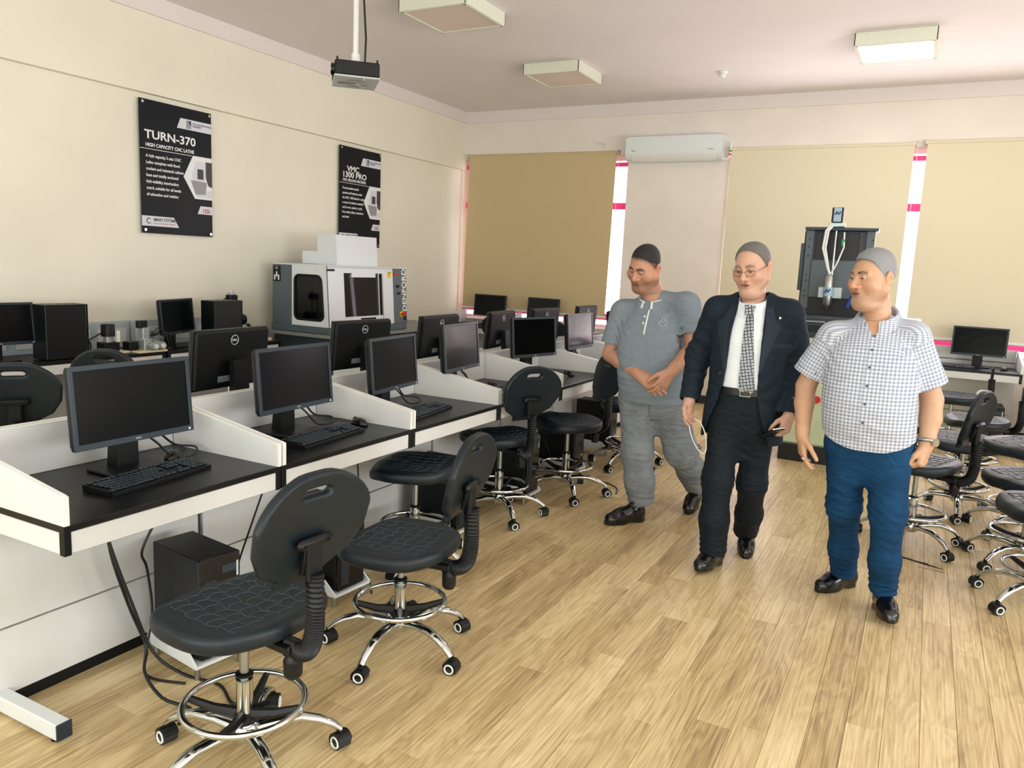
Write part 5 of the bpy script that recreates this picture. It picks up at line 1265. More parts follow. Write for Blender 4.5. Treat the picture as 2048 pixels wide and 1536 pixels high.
# ---------------- man in the checked shirt
O = np.array((-.18, 3.95, 0.))
h = Head((-.236, 3.945, 1.592), (-.66, -.75), 5, 1, 1.02)
v = Vox((-.56, 3.66, .68), (.18, 4.16, 1.76), HV)
head_skin(v, h, (-.195, 3.99, 1.40), fat=.012, lid=.0062, nrad=.054, nose=1.03)
v.loft([(.86, -.18, 3.95, .16, .12), (1.1, -.19, 3.95, .16, .13), (1.3, -.2, 3.965, .145, .122), (1.36, -.197, 3.98, .10, .090), (1.40, -.197, 3.985, .075, .072)])
R_el, R_wr, L_el, L_wr = (-.478, 3.98, 1.06), (-.460, 3.885, .842), (.066, 4.0, 1.055), (.066, 3.94, .862)
v.chain([(-.385, 3.97, 1.325), R_el], [.05, .047], .03); v.chain([R_el, (-.474, 3.95, .98), R_wr], [.047, .046, .030], .01)
v.chain([(-.035, 3.97, 1.355), L_el], [.05, .048], .03); v.chain([L_el, (.07, 3.975, .97), L_wr], [.048, .047, .031], .01)
hand(v, R_wr, (.12, -.18, -1), (.75, .35, .1), (.2, -1, 0), 1.05, ((.2, .3, .2), (.3, .4, .3), (.38, .45, .3), (.42, .45, .3)), spread=.9, thumb=.85, tcurl=.2)
hand(v, L_wr, (-.10, -.16, -1), (-.8, .3, 0), (-.2, -1, 0), 1.06, (1.1, 1.2, .8), thumb=.9, tcurl=.6)
po = v.build('person', skin_m, None, O); po.location = O
tag(po, 'man in a checked short-sleeved shirt and blue jeans, walking and looking aside', 'person')
reg_r = hairline(0, -.004); V = np.array([q.co for q in po.data.vertices])+O; color_attr(po, skin_cols(V, h, (190,148,118), (150,92,82), (74,64,60), .25, (116,104,98), reg_r, (122,122,122)))
eyes(h, po, O, (.15, 1, -.03), lid=.0062)
grey_hair = mat('grey_hair', (132,134,136), .6, noise=.22, nscale=160, stretch=(1, 1, 3), bump=.5, bscale=260)
hair('hair', h, po, O, grey_hair, lambda x, y, z: reg_r(x, y, z)-.004, lambda x, y, z: .005+.008*np.clip((z-.06)/.05, 0, 1))
ging = gingham('gingham_cotton', (208,213,221), (172,178,190), (134,141,158), .0165)
v = Vox((-.56, 3.68, .78), (.18, 4.18, 1.46), .005)
v.loft([(.79, -.172, 3.945, .196, .160), (.86, -.175, 3.94, .200, .166), (.93, -.183, 3.92, .204, .180), (1.03, -.190, 3.91, .204, .184), (1.15, -.195, 3.925, .200, .172), (1.25, -.2, 3.95, .196, .15), (1.32, -.2, 3.97, .155, .12), (1.37, -.198, 3.985, .095, .09), (1.395, -.196, 3.995, .078, .08)], p=2.3)
ra, rb = np.array((-.375, 3.965, 1.312)), np.array((-.482, 3.98, 1.07)); la, lb = np.array((-.04, 3.965, 1.338)), np.array((.066, 4.0, 1.06))
v.chain([(-.235, 3.985, 1.372), ra+(0, 0, -.004)], [.050, .060], .04); v.chain([(-.16, 3.985, 1.385), la+(0, 0, -.004)], [.050, .060], .04)
rc = ra+(rb-ra)*.80; lc = la+(lb-la)*.80
sleeve(v, [ra, rb], [.068, .092], (rc, rb-ra, .087), .045); sleeve(v, [la, lb], [.068, .088], (lc, lb-la, .084), .045)
v.put(lambda X, Y, Z: np.maximum(np.abs(X+.199)-np.clip((Z-1.332)*.62, -.05, .06), np.maximum(Y-3.955, 1.325-Z)), (-.27, 3.80, 1.32), (-.13, 3.96, 1.45), 0, 's', 0)
v.put(lambda X, Y, Z: (.815+.045*np.clip((np.abs(X+.172)-.03)/.17, 0, 1)**2*1.2+0*Y)-Z, (-.45, 3.7, .78), (.1, 4.16, 1.0), 0, 'i', 0)
fl = []
rg = random.Random(3)
for i in range(26): fl.append(((rg.uniform(-.36, 0), 3.78, rg.uniform(.86, 1.3)), (.09, .1, .05), (rg.uniform(-.35, .35), 0, 1), rg.uniform(.05, .09), .0022, rg.uniform(0, 6)))
for c in ((-.37, 3.88, 1.22), (-.03, 3.88, 1.24)): fl.append((c, (.06, .09, .09), (.7 if c[0] < -.2 else -.7, 0, .7), .045, .005, 1))
for c, d in ((rc, rb-ra), (lc, lb-la)): fl.append((c-unit(d)*.05, (.1, .1, .06), d, .05, .003, .5))
v.folds(fl)
sh = v.build('shirt', ging, po, O); cloth_attr(sh, O, (-.195, 3.95), [(ra, rb, .098), (la, lb, .098)])
bv = bvh_of(sh, O)
pk = patch(bv, [(z, -.213, -.178) for z in np.linspace(.84, 1.33, 24)], ging, 'placket', sh, O, .0025, .003, 4, y0=3.2)
cloth_attr(pk, O, (-.195, 3.95), [])
for z in (1.335, 1.275, 1.20, 1.12, 1.04, .955):
    hit = bv.ray_cast(Vector((-.196, 3.2, z)), Vector((0, 1, 0)))[0]
    if hit: m = MB(); m.cyl((hit.x-O[0], hit.y-.006-O[1], z), (hit.x-O[0], hit.y-.0015-O[1], z), .0058, 12); m.build('button', mat('dark_button', (52,56,70), .4) if 'dark_button' not in MATS else MATS['dark_button'], sh, 40)
ck = patch(bv, [(z, -.13, -.045) for z in np.linspace(1.10, 1.22, 6)], ging, 'chest_pocket', sh, O, .0015, .003, 5, y0=3.2); cloth_attr(ck, O, (-.195, 3.95), [])
cl = collar('collar', (-.197, 3.980, 1.392), .080, .082, R_(-12), ging, sh, O, .36, .036, .034, .036, .026, .46); cloth_attr(cl, O, (-.195, 3.95), [])
jean_b = mat('blue_denim', (18,58,92), .8, spec=.15, noise=.3, nscale=7, bump=.25, bscale=700, crease=.6, cscale=10)
def trousers(name, m, org, parent, waist, hips, legs, folds, hv=.006, lo=None, hi=None):
    v = Vox(lo, hi, hv); v.loft(waist, p=2.3)
    for (pts, rs) in legs: v.chain(pts, rs, .05)
    for (pts, rs) in legs:
        a, b = np.array(pts[-2]), np.array(pts[-1]); d = unit(b-a); sleeve(v, [a, b], [rs[-2], rs[-1]], (b, d, rs[-1]), .02, .006, .06)
    v.folds(folds); return v.build(name, m, parent, org)
def leg_folds(legs, amp=.005, seed=1):
    rg = random.Random(seed); F = []
    for pts, rs in legs:
        P = [np.array(p) for p in pts]; d = unit(P[-1]-P[0])
        for i in range(7): t = rg.random(); F.append((P[0]+(P[1]-P[0])*t+np.array((rg.uniform(-.05, .05), -.05, 0)), (.07, .09, .05), (rg.uniform(-.8, .8), .2, 1), rg.uniform(.03, .05), amp*.6, rg.uniform(0, 6)))
        F.append((P[1], (.1, .1, .07), d, .042, amp*1.1, rg.uniform(0, 6)))
        for i in range(5): t = rg.random(); F.append((P[1]+(P[-1]-P[1])*t, (.08, .08, .05), (rg.uniform(-.7, .7), .3, 1), rg.uniform(.028, .045), amp*.7, rg.uniform(0, 6)))
        F.append((P[-1]-d*.05, (.1, .1, .06), d, .036, amp*1.2, rg.uniform(0, 6)))
    return F
LG = [([(-.262, 3.95, .80), (-.250, 3.985, .50), (-.238, 4.10, .25), (-.228, 4.16, .105)], [.100, .074, .063, .058]), ([(-.085, 3.94, .80), (-.055, 3.87, .54), (-.045, 3.93, .28), (-.037, 3.985, .115)], [.104, .076, .063, .058])]
tr = trousers('jeans', jean_b, O, po, [(.64, -.172, 3.95, .05, .05), (.70, -.172, 3.95, .10, .08), (.76, -.172, 3.95, .165, .12), (.82, -.172, 3.95, .182, .135), (.90, -.175, 3.95, .180, .14), (.95, -.175, 3.95, .176, .136)], 0, LG, leg_folds(LG, .0048, 5), lo=(-.42, 3.70, .04), hi=(.10, 4.30, .98))
shoe(po, O, dress_me, (-.335, 4.065, 0), (-.175, 4.30, 0)); shoe(po, O, dress_me, (.02, 3.80, 0), (-.048, 4.08, 0), 7, .012)
m = MB(); wdir = unit(np.array(L_wr)-np.array(L_el)); wc = np.array(L_wr)-wdir*.012-O; Q = Matrix.Translation(wc) @ Vector(wdir).to_track_quat('Z', 'Y').to_matrix().to_4x4()
m.torus((0, 0, 0), .037, .0095, 28, 8, Q); wb = m.build('watch_strap', steel, po, 60); m = MB(); m.cyl((.01, -.040, 0), (.012, -.050, 0), .018, 18, M=Matrix.Translation(wc) @ Matrix.Rotation(R_(35), 4, 'Z')); m.build('watch_case', chrome, wb, 40)
m = MB(); m.torus((0, 0, 0), .011, .0022, 18, 6, Matrix.Translation(np.array((-.438, 3.825, .735))-O)); m.build('finger_ring', chrome, po, 60)

# ---------------- man in the dark suit
O = np.array((-.82, 4.2, 0.))
h = Head((-.812, 4.125, 1.618), (-.24, -.97), 15, 3, 1.04)
v = Vox((-1.18, 3.92, .72), (-.42, 4.36, 1.78), HV)
head_skin(v, h, (-.80, 4.18, 1.44), fat=.010, lid=.0088, mouth=.008, nrad=.051, nose=1.02)
v.loft([(.9, -.79, 4.17, .14, .10), (1.2, -.79, 4.17, .15, .11), (1.38, -.79, 4.18, .13, .09), (1.44, -.795, 4.185, .08, .07)])
Rs, Re, Rw = np.array((-.985, 4.18, 1.395)), np.array((-1.078, 4.23, 1.14)), np.array((-1.078, 4.11, .905)); Ls, Le, Lw = np.array((-.612, 4.17, 1.40)), np.array((-.548, 4.24, 1.13)), np.array((-.558, 4.11, .890))
v.chain([Rs, Re, Rw], [.045, .042, .03], .02); v.chain([Ls, Le, Lw], [.045, .042, .03], .02)
hand(v, Rw, (.05, -.28, -1), (.8, -.45, .2), (.3, -1, .2), .98, ((.3, .45, .3), (.55, .6, .4), (.7, .7, .4), (.75, .7, .4)), thumb=.7, tcurl=.4)
hand(v, Lw, (-.15, -.35, -1), (-.75, .5, 0), (-.4, -1, .1), .98, (.75, .9, .6), thumb=.6, tcurl=.5)
po = v.build('person', skin_m, None, O); po.location = O
tag(po, 'man with glasses in a dark suit and patterned tie, walking in the middle', 'person')
reg_m = hairline(.004, .010); V = np.array([q.co for q in po.data.vertices])+O; color_attr(po, skin_cols(V, h, (198,156,134), (158,98,90), (120,104,94), .1, (140,120,108), reg_m, (112,106,100)))
eyes(h, po, O, (.1, 1, -.5), lid=.0088)
hair('hair', h, po, O, mat('salt_grey_hair', (104,100,96), .6, noise=.35, nscale=150, stretch=(1, 1, 3), bump=.5, bscale=260), lambda x, y, z: reg_m(x, y, z)-.006, lambda x, y, z: .003+.004*np.clip(np.abs(x)/.06, 0, 1))
# glasses
gm = mat('gold_rim', (150,126,96), .25, .9); lens_m = glassy('spectacle_lens', (250,246,242), .9)
def HM(p): return tuple(h.w(p)-O)
g0 = None
for sx in (-1, 1):
    pts = [HM((sx*.033+.0235*math.cos(a)*(1 if True else 0), .1035-.012*abs(sx*.033+.0235*math.cos(a))/.06, -.002+.0165*math.sin(a)+.0015*math.cos(2*a))) for a in [2*PI*i/28 for i in range(28)]]
    m = MB(); m.tube(pts, .0014*h.k, 6, closed=True)
    if g0 is None: g0 = m.build('glasses_rim', gm, po, 60)
    else: m.build('glasses_rim', gm, po, 60)
    m = MB(); m._add([HM((sx*.033, .1035-.0066, -.002))]+pts, [(0, i+1, (i+1) % 28+1) for i in range(28)]); m.build('glasses_lens', lens_m, po)
    m = MB(); m.tube([HM((sx*.056, .091, .004)), HM((sx*.076, .055, .008)), HM((sx*.083, .0, .012)), HM((sx*.083, -.02, .0))], .0016*h.k, 6); m.build('glasses_temple', gm, po, 60)
m = MB(); m.tube([HM((-.0105, .1025, .003)), HM((0, .107, .006)), HM((.0105, .1025, .003))], .0014*h.k, 6); m.build('glasses_bridge', gm, po, 60)
white_cot = mat('white_shirt_cotton', (222,228,232), .75, spec=.2, noise=.03, nscale=14)
v = Vox((-1.02, 3.96, .90), (-.56, 4.36, 1.50), .0055)
v.loft([(.985, -.788, 4.165, .167, .140), (1.0, -.788, 4.16, .168, .142), (1.12, -.79, 4.16, .168, .14), (1.28, -.79, 4.165, .165, .130), (1.38, -.79, 4.175, .13, .105), (1.44, -.795, 4.185, .075, .075)], p=2.2)
v.folds([((-.80, 4.02, z), (.12, .1, .05), (.4, 0, 1), .07, .0018, z*9) for z in (1.02, 1.08, 1.16, 1.26)])
sh = v.build('shirt', white_cot, po, O); bs = bvh_of(sh, O)
collar('collar', (-.799, 4.165, 1.425), .070, .074, R_(-4), white_cot, sh, O, .16, .036, .034, .034, .022, .46)
def tie_mat():
    m = bpy.data.materials.new('patterned_silk'); m.use_nodes = True; nt = m.node_tree; N, L = nt.nodes, nt.links; b = N['Principled BSDF']; b.inputs['Roughness'].default_value = .4
    tc = N.new('ShaderNodeTexCoord'); mp = N.new('ShaderNodeMapping'); mp.inputs['Scale'].default_value = (62, 0, 62); mp.inputs['Rotation'].default_value = (0, R_(12), 0); L.new(tc.outputs['Object'], mp.inputs[0])
    vo = N.new('ShaderNodeTexVoronoi'); vo.inputs['Scale'].default_value = 1; vo.inputs['Randomness'].default_value = .12; L.new(mp.outputs[0], vo.inputs['Vector'])
    cr = N.new('ShaderNodeValToRGB'); el = cr.color_ramp.elements; cr.color_ramp.interpolation = 'CONSTANT'; el[0].color = (*lin((30,40,54)), 1); el[1].position = .52; el[1].color = (*lin((20,26,34)), 1)
    e = el.new(.16); e.color = (*lin((196,204,210)), 1); e = el.new(.36); e.color = (*lin((20,26,34)), 1); e = el.new(.6); e.color = (*lin((150,160,168)), 1); e = el.new(.66); e.color = (*lin((20,26,34)), 1)
    L.new(vo.outputs['Distance'], cr.inputs[0]); L.new(cr.outputs[0], b.inputs['Base Color']); return m
tm = tie_mat()
tx = lambda z: -.792+(1.42-z)/.42*.026
rows = [(z, tx(z)-w, tx(z)+w) for z, w in [(1.395, .014), (1.36, .019), (1.3, .024), (1.2, .030), (1.1, .036), (1.03, .040), (1.0, .038), (.975, .02), (.962, .004)]]
rows = sum([[(rows[i][0]+(rows[i+1][0]-rows[i][0])*f, rows[i][1]+(rows[i+1][1]-rows[i][1])*f, rows[i][2]+(rows[i+1][2]-rows[i][2])*f) for f in (0, .33, .66)] for i in range(len(rows)-1)], [])+[rows[-1]]
ti = patch(bs, rows, tm, 'tie', po, O, .008, .006, 5, y0=3.4)
m = MB(); zc = 1.408; yk = 4.048; m._add([(x-O[0], y-O[1], z) for x, y, z in [(tx(1.42)-.027, yk+.006, 1.432), (tx(1.42)+.027, yk+.006, 1.432), (tx(1.39)+.017, yk-.010, 1.382), (tx(1.39)-.017, yk-.010, 1.382), (tx(1.42)-.024, yk+.03, 1.43), (tx(1.42)+.024, yk+.03, 1.43), (tx(1.39)+.014, yk+.02, 1.385), (tx(1.39)-.014, yk+.02, 1.385)]], [(0,3,2,1), (4,5,6,7), (0,1,5,4), (1,2,6,5), (2,3,7,6), (3,0,4,7)]); m.build('tie_knot', tm, ti, 30)
suit = mat('navy_suit_wool', (17,31,42), .72, spec=.25, noise=.12, nscale=30, bump=.1, bscale=600, crease=.4, cscale=7)
v = Vox((-1.20, 3.92, .68), (-.42, 4.40, 1.53), .0055)
v.loft([(.715, -.80, 4.175, .213, .150), (.85, -.80, 4.165, .206, .158), (1.0, -.797, 4.16, .192, .158), (1.15, -.797, 4.16, .194, .156), (1.28, -.797, 4.165, .198, .146), (1.37, -.797, 4.175, .178, .122), (1.43, -.798, 4.185, .115, .095), (1.475, -.80, 4.195, .078, .078)], p=2.3)
v.chain([(-.855, 4.19, 1.445), Rs+(.01, 0, -.004)], [.052, .062], .04); v.chain([(-.745, 4.19, 1.45), Ls+(-.01, 0, -.004)], [.052, .062], .04)
sleeve(v, [Rs, Re, Rw+(0, .0, .0)], [.069, .066, .053], (Rw+(Rw-Re)*.02, Rw-Re, .052), .04); sleeve(v, [Ls, Le, Lw], [.069, .066, .053], (Lw+(Lw-Le)*.02, Lw-Le, .052), .04)
ZL = [.66, .70, .80, .92, 1.04, 1.11, 1.30, 1.40, 1.54]; XLo = [-1.02, -.995, -.962, -.915, -.885, -.879, -.873, -.862, -.850]; XHi = [-.62, -.635, -.668, -.702, -.715, -.715, -.716, -.722, -.735]
def wedge(X, Y, Z):
    z = Z.ravel(); l = np.interp(z, ZL, XLo).astype(np.float32)[None, None, :]; r = np.interp(z, ZL, XHi).astype(np.float32)[None, None, :]; return np.maximum(np.maximum(l-X, X-r), Y-4.14)
v.put(wedge, (-1.05, 3.92, .67), (-.58, 4.16, 1.53), .006, 's')
v.loft([(.66, -.80, 4.175, .195, .132), (.9, -.798, 4.165, .184, .136), (1.1, -.797, 4.165, .172, .138)], op='s')
v.cap((-.80, 4.165, 1.36), (-.80, 4.15, 1.6), .070, .075, .01, 's')
fl = []
for a, b in ((Re, 1), (Le, -1)): fl += [((a[0], a[1]-.04, a[2]), (.09, .1, .09), (.5*b, 0, 1), .05, .005, 1), ((a[0], a[1]-.06, a[2]-.12), (.08, .1, .08), (-.4*b, 0, 1), .05, .0035, 2), ((a[0]+.03*b, a[1]-.04, a[2]+.12), (.08, .1, .08), (.7*b, 0, 1), .06, .004, 3)]
fl += [((-.95, 4.02, 1.0), (.08, .1, .1), (.6, 0, 1), .07, .003, 1), ((-.66, 4.02, 1.0), (.08, .1, .1), (-.6, 0, 1), .07, .003, 2), ((-.96, 4.02, 1.26), (.06, .1, .08), (.9, 0, .6), .05, .003, 0), ((-.64, 4.02, 1.28), (.06, .1, .08), (-.9, 0, .6), .05, .003, 2)]
v.folds(fl)
ja = v.build('jacket', suit, po, O); bj = bvh_of(ja, O)
lap = mat('navy_lapel_wool', (24,38,50), .65, spec=.3, noise=.1, nscale=40)
def lrows(side):
    R = []
    for z in np.linspace(1.10, 1.425, 16):
        e = np.interp(z, ZL, XLo if side < 0 else XHi); t = (z-1.10)/.325; w = .012+.072*min(t/.72, 1) if t < .74 else .062-.022*(t-.74)/.26
        R.append((z, e+side*w, e-side*.003) if side < 0 else (z, e-side*.003+0, e+side*w))
    return R
for sd in (-1, 1): patch(bj, lrows(sd), lap, 'lapel', ja, O, .0065, .004, 6, y0=3.4)
hit = bj.ray_cast(Vector((-.645, 3.4, 1.375)), Vector((0, 1, 0)))[0]; m = MB(); m.cyl((hit.x-O[0], hit.y-.014-O[1], hit.z), (hit.x-O[0], hit.y-.004-O[1], hit.z), .008, 3); m.build('lapel_pin', white_pl, ja)
hit = bj.ray_cast(Vector((-.905, 3.4, 1.075)), Vector((0, 1, 0)))[0]; m = MB(); m.cyl((hit.x-O[0], hit.y-.006-O[1], hit.z), (hit.x-O[0], hit.y-.001-O[1], hit.z), .008, 12); m.build('jacket_button', blk, ja, 40)
pw = patch(bj, [(z, -.66, -.585) for z in (1.225, 1.235, 1.245)], lap, 'breast_pocket', ja, O, .002, .003, 5, y0=3.4)
LG = [([(-.885, 4.16, .84), (-.884, 4.08, .50), (-.882, 4.07, .28), (-.876, 4.085, .09)], [.090, .076, .071, .066]), ([(-.715, 4.17, .84), (-.73, 4.22, .47), (-.755, 4.36, .26), (-.785, 4.475, .115)], [.088, .073, .068, .064])]
suit_t = mat('navy_trouser_wool', (14,24,32), .72, spec=.25, noise=.12, nscale=30, bump=.1, bscale=600, crease=.5, cscale=8)
trousers('trousers', suit_t, O, po, [(.62, -.80, 4.165, .05, .05), (.68, -.80, 4.165, .09, .07), (.75, -.80, 4.165, .155, .11), (.84, -.80, 4.165, .176, .128), (.95, -.79, 4.165, .172, .138), (1.005, -.788, 4.165, .170, .144)], 0, LG, leg_folds(LG, .0034, 8), lo=(-1.05, 3.90, .03), hi=(-.56, 4.62, 1.03))
m = MB(); N = 48; m.tube([(-.788+.174*math.cos(2*PI*i/N)-O[0], 4.165+.149*math.sin(2*PI*i/N)-O[1], .988) for i in range(N)], .017, 6, flat=.22, up=(0, 0, 1), closed=True)
m = MB(); vs = []; 
for i in range(N):
    c_, s_ = math.cos(2*PI*i/N), math.sin(2*PI*i/N); g = (abs(c_)**2.3+abs(s_)**2.3)**(-1/2.3)
    for r, z in ((.003, .970), (.003, 1.006), (-.004, 1.006), (-.004, .970)): m.v.append((-.788+(.172+r)*c_*g-O[0], 4.165+(.146+r)*s_*g-O[1], z))
for i in range(N):
    for j in range(4): k = (i+1) % N; l = (j+1) % 4; m.f.append((i*4+j, i*4+l, k*4+l, k*4+j)[::-1]); m.mi.append(0)
be = m.build('belt', mat('black_belt_leather', (14,13,14), .35, spec=.5, noise=.1, nscale=60), po, 50)
yb = 4.165-.150-O[1]; m = MB()
for (c, d) in (((-.026, 0), (.006, .042)), ((.026, 0), (.006, .042)), ((0, .019), (.056, .006)), ((0, -.019), (.056, .006))): m.box((-.768+c[0]-O[0], yb-.005, .988+c[1]), (d[0], .007, d[1]), .002)
m.build('belt_buckle', chrome, be, 40)
shoe(po, O, dress_me, (-.915, 3.925, 0), (-.862, 4.215, 0), 5, .008); shoe(po, O, dress_me, (-.742, 4.335, 0), (-.80, 4.60, 0), -7, .014)
# phone and white cord he carries
ph = thing('phone', 'dark phone in a case held low by the man in the suit', 'phone', (-.622, 4.015, .80)); ph.rotation_euler = (R_(62), R_(-8), R_(40))
m = MB(); m.box((0, 0, 0), (.075, .012, .155), .005); m.build('phone_case', blk_gloss, ph); m = MB(); m.box((0, -.0068, 0), (.068, .001, .146), .0004); m.build('phone_screen', screen_m, ph); m = MB(); m.box((.0, .0, .0785), (.066, .006, .002)); m.build('phone_edge', white_pl, ph)
def spline(P, n=8):
    P = [Vector(p) for p in P]; out = []
    for i in range(len(P)-1):
        p0, p1, p2, p3 = P[max(i-1, 0)], P[i], P[i+1], P[min(i+2, len(P)-1)]
        for j in range(n): f = j/n; out.append(.5*((2*p1)+(p2-p0)*f+(2*p0-5*p1+4*p2-p3)*f*f+(3*p1-p0-3*p2+p3)*f**3))
    return out+[P[-1]]
m = MB(); m.tube(spline([(-1.06, 4.06, .80), (-1.045, 4.04, .755), (-1.02, 4.03, .70), (-.985, 4.02, .655), (-.955, 4.02, .64), (-.945, 4.02, .665), (-.955, 4.03, .73), (-.985, 4.04, .79), (-1.03, 4.055, .815)]), .0027, 6)
o = m.build('white_cord', white_pl, None, 60); tag(o, 'thin white cord loop dangling from the right hand of the man in the suit', 'cord')

# ---------------- man in the grey polo shirt
O = np.array((-1.5, 4.68, 0.))
h = Head((-1.556, 4.635, 1.602), (-.24, -.97), 26, -9, 1.08)
v = Vox((-1.92, 4.30, .80), (-1.10, 4.86, 1.80), HV)
head_skin(v, h, (-1.50, 4.71, 1.385), fat=.017, lid=.0088, nrad=.058, nose=1.0)
v.loft([(.86, -1.465, 4.67, .16, .12), (1.1, -1.485, 4.68, .17, .13), (1.3, -1.49, 4.70, .15, .1), (1.38, -1.5, 4.71, .08, .075)])
Rs, Re, Rw = np.array((-1.70, 4.70, 1.315)), np.array((-1.752, 4.66, 1.045)), np.array((-1.478, 4.455, .955)); Ls, Le, Lw = np.array((-1.29, 4.69, 1.385)), np.array((-1.218, 4.655, 1.125)), np.array((-1.285, 4.45, 1.005))
v.chain([Rs, Re], [.055, .052], .03); v.chain([Re, Re+(Rw-Re)*.35, Rw], [.052, .050, .034], .01); v.chain([Ls, Le], [.055, .052], .03); v.chain([Le, Le+(Lw-Le)*.35, Lw], [.052, .050, .034], .01)
hand(v, Rw, (.9, -.28, -.42), (-.1, .9, -.5), (.3, 0, 1), 1.12, (.15, .25, .2), thumb=.9, tcurl=.2)
hand(v, Lw, (-.42, -.45, -.85), (-.75, .65, .1), (-.4, -.6, .6), 1.12, (.30, .45, .4), thumb=.9, tcurl=.3)
po = v.build('person', skin_m, None, O); po.location = O
tag(po, 'man with cropped hair in a grey polo shirt and grey jeans, hands clasped', 'person')
reg_l = hairline(0, -.014); V = np.array([q.co for q in po.data.vertices])+O; color_attr(po, skin_cols(V, h, (184,136,108), (154,94,82), (34,27,25), .42, (84,68,58), reg_l, (38,34,34)))
eyes(h, po, O, (.05, 1, -.7), lid=.0088)
hair('hair', h, po, O, mat('black_cropped_hair', (26,24,24), .7, noise=.4, nscale=220, bump=.4, bscale=400), lambda x, y, z: reg_l(x, y, z)-.016, lambda x, y, z: .0012+.004*np.clip((z-.04)/.06, 0, 1))
polo = mat('grey_polo_knit', (124,135,143), .85, spec=.15, noise=.05, nscale=30, bump=.15, bscale=900, crease=.45, cscale=8); polo_w = mat('white_polo_trim', (226,230,228), .8)
v = Vox((-1.92, 4.36, .74), (-1.08, 4.90, 1.47), .0052)
v.loft([(.775, -1.455, 4.665, .205, .155), (.85, -1.462, 4.65, .207, .170), (.95, -1.470, 4.64, .210, .180), (1.05, -1.478, 4.645, .214, .176), (1.15, -1.486, 4.665, .216, .164), (1.25, -1.49, 4.685, .205, .142), (1.33, -1.495, 4.70, .155, .115), (1.375, -1.50, 4.71, .095, .09), (1.395, -1.503, 4.715, .08, .08)], p=2.3)
v.chain([(-1.545, 4.71, 1.375), Rs], [.052, .064], .045); v.chain([(-1.455, 4.71, 1.415), Ls], [.052, .066], .045)
rc = Rs+(Re-Rs)*.78; lc = Ls+(Le-Ls)*.66
sleeve(v, [Rs, Re], [.078, .084], (rc, Re-Rs, .082), .045); sleeve(v, [Ls, Le], [.078, .080], (lc, Le-Ls, .079), .045)
rg = random.Random(11); fl = [((rg.uniform(-1.66, -1.3), 4.5, rg.uniform(.86, 1.24)), (.10, .1, .045), (rg.uniform(-.45, .45), 0, 1), rg.uniform(.045, .08), .003, rg.uniform(0, 6)) for i in range(26)]
for c, s in ((-1.66, 1), (-1.31, -1)): fl.append(((c, 4.60, 1.22), (.06, .09, .09), (.8*s, 0, .6), .045, .006, 1))
for c, d in ((rc, Re-Rs), (lc, Le-Ls)): fl.append((c-unit(d)*.06, (.1, .1, .07), d, .05, .004, .5))
v.folds(fl); sh = v.build('polo_shirt', polo, po, O); bv = bvh_of(sh, O)
for c, d, r in ((rc, Re-Rs, .0835), (lc, Le-Ls, .0805)):
    m = MB(); Q = Matrix.Translation(np.array(c)-unit(d)*.006-O) @ Vector(unit(d)).to_track_quat('Z', 'Y').to_matrix().to_4x4(); m.torus((0, 0, 0), r-.003, .0045, 36, 6, Q); m.build('sleeve_hem', polo, sh, 60)
patch(bv, [(z, -1.528, -1.498) for z in np.linspace(1.20, 1.335, 10)], polo, 'placket', sh, O, .003, .003, 4, y0=4.0)
patch(bv, [(z, -1.499, -1.491) for z in np.linspace(1.20, 1.345, 10)], polo_w, 'placket_edge', sh, O, .0038, .003, 3, y0=4.0)
for z in (1.305, 1.265):
    hit = bv.ray_cast(Vector((-1.512, 4.0, z)), Vector((0, 1, 0)))[0]; m = MB(); m.cyl((hit.x-O[0], hit.y-.008-O[1], z), (hit.x-O[0], hit.y-.002-O[1], z), .006, 12); m.build('button', polo_w, sh, 40)
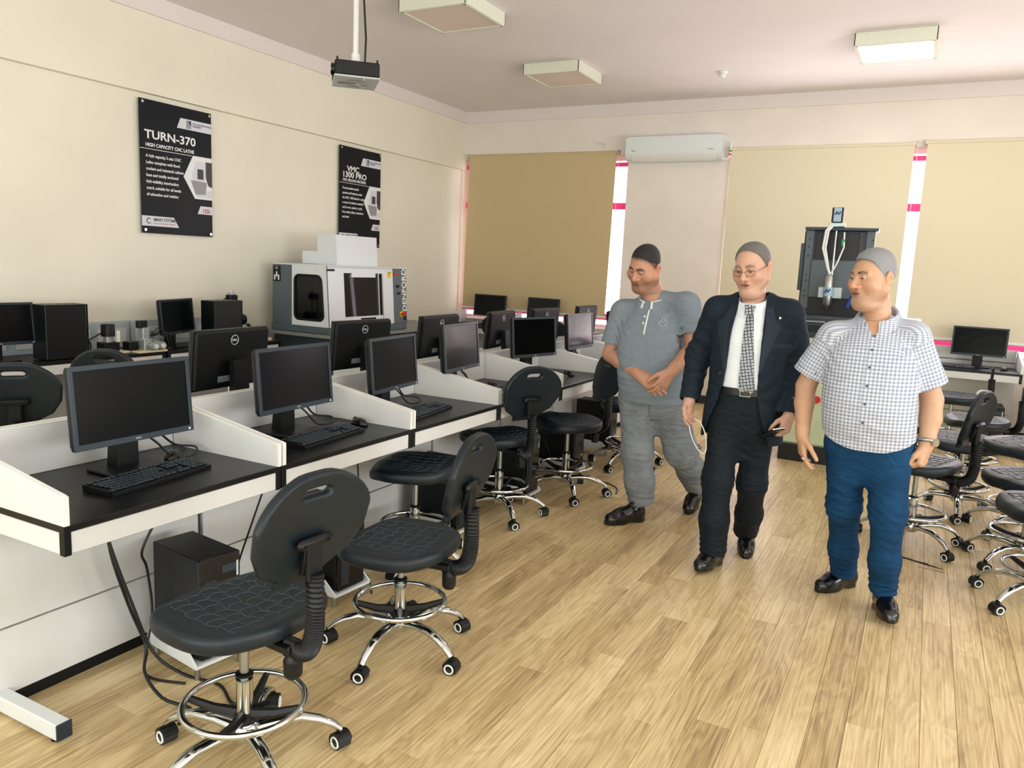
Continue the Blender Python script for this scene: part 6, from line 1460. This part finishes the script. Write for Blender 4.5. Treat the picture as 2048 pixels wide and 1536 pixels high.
collar('collar', (-1.508, 4.700, 1.385), .086, .086, R_(-6), polo, sh, O, .40, .036, .034, .030, .026, .46); collar('collar_lining', (-1.508, 4.700, 1.387), .081, .081, R_(-6), polo_w, sh, O, .26, .037, .022, .030, .016, .46)
lx, lz = -1.395, 1.275; emb_m = mat('pale_emblem_thread', (176,188,192), .8)
def on(x, z, l=.003):
    p = bv.ray_cast(Vector((x, 4.0, z)), Vector((0, 1, 0)))[0]; return (p.x-O[0], p.y-l-O[1], p.z)
m = MB(); m.tube([on(lx+.021*math.cos(a), lz+.019*math.sin(a)) for a in [R_(i) for i in range(150, 395, 15)]], .0026, 5); em = m.build('chest_emblem', emb_m, sh, 60)
for pts in ([(-.012, .03), (-.006, .018), (-.012, .006)], [(.012, .034), (.004, .022), (.010, .006)], [(-.008, -.002), (.0, .004), (.01, -.004)]):
    m = MB(); m.tube([on(lx+a, lz+b) for a, b in pts], .0024, 5); m.build('emblem_stroke', emb_m, em, 60)
LG = [([(-1.555, 4.68, .78), (-1.52, 4.63, .44), (-1.492, 4.63, .26), (-1.470, 4.64, .11)], [.122, .096, .088, .078]), ([(-1.365, 4.69, .78), (-1.275, 4.76, .46), (-1.252, 4.98, .29), (-1.238, 5.10, .165)], [.122, .098, .090, .080])]
trousers('jeans', mat('grey_denim', (126,132,136), .85, spec=.12, noise=.25, nscale=7, bump=.25, bscale=700, crease=.75, cscale=10), O, po, [(.58, -1.44, 4.69, .05, .05), (.64, -1.45, 4.69, .10, .08), (.71, -1.46, 4.68, .18, .13), (.80, -1.46, 4.68, .205, .15), (.88, -1.46, 4.68, .198, .158)], 0, LG, leg_folds(LG, .006, 21), lo=(-1.75, 4.42, .03), hi=(-1.08, 5.30, .92))
m = MB(); m.tube([(-1.445-O[0], 4.522-O[1], .80), (-1.437-O[0], 4.518-O[1], .72), (-1.43-O[0], 4.545-O[1], .64)], .006, 6); m.build('jeans_fly', MATS['grey_denim'], po, 60)
shoe(po, O, boot_me, (-1.630, 4.40, 0), (-1.438, 4.665, 0), 0, 0, 1.06); shoe(po, O, boot_me, (-1.243, 4.93, 0), (-1.235, 5.21, 0), -14, .035, 1.06)
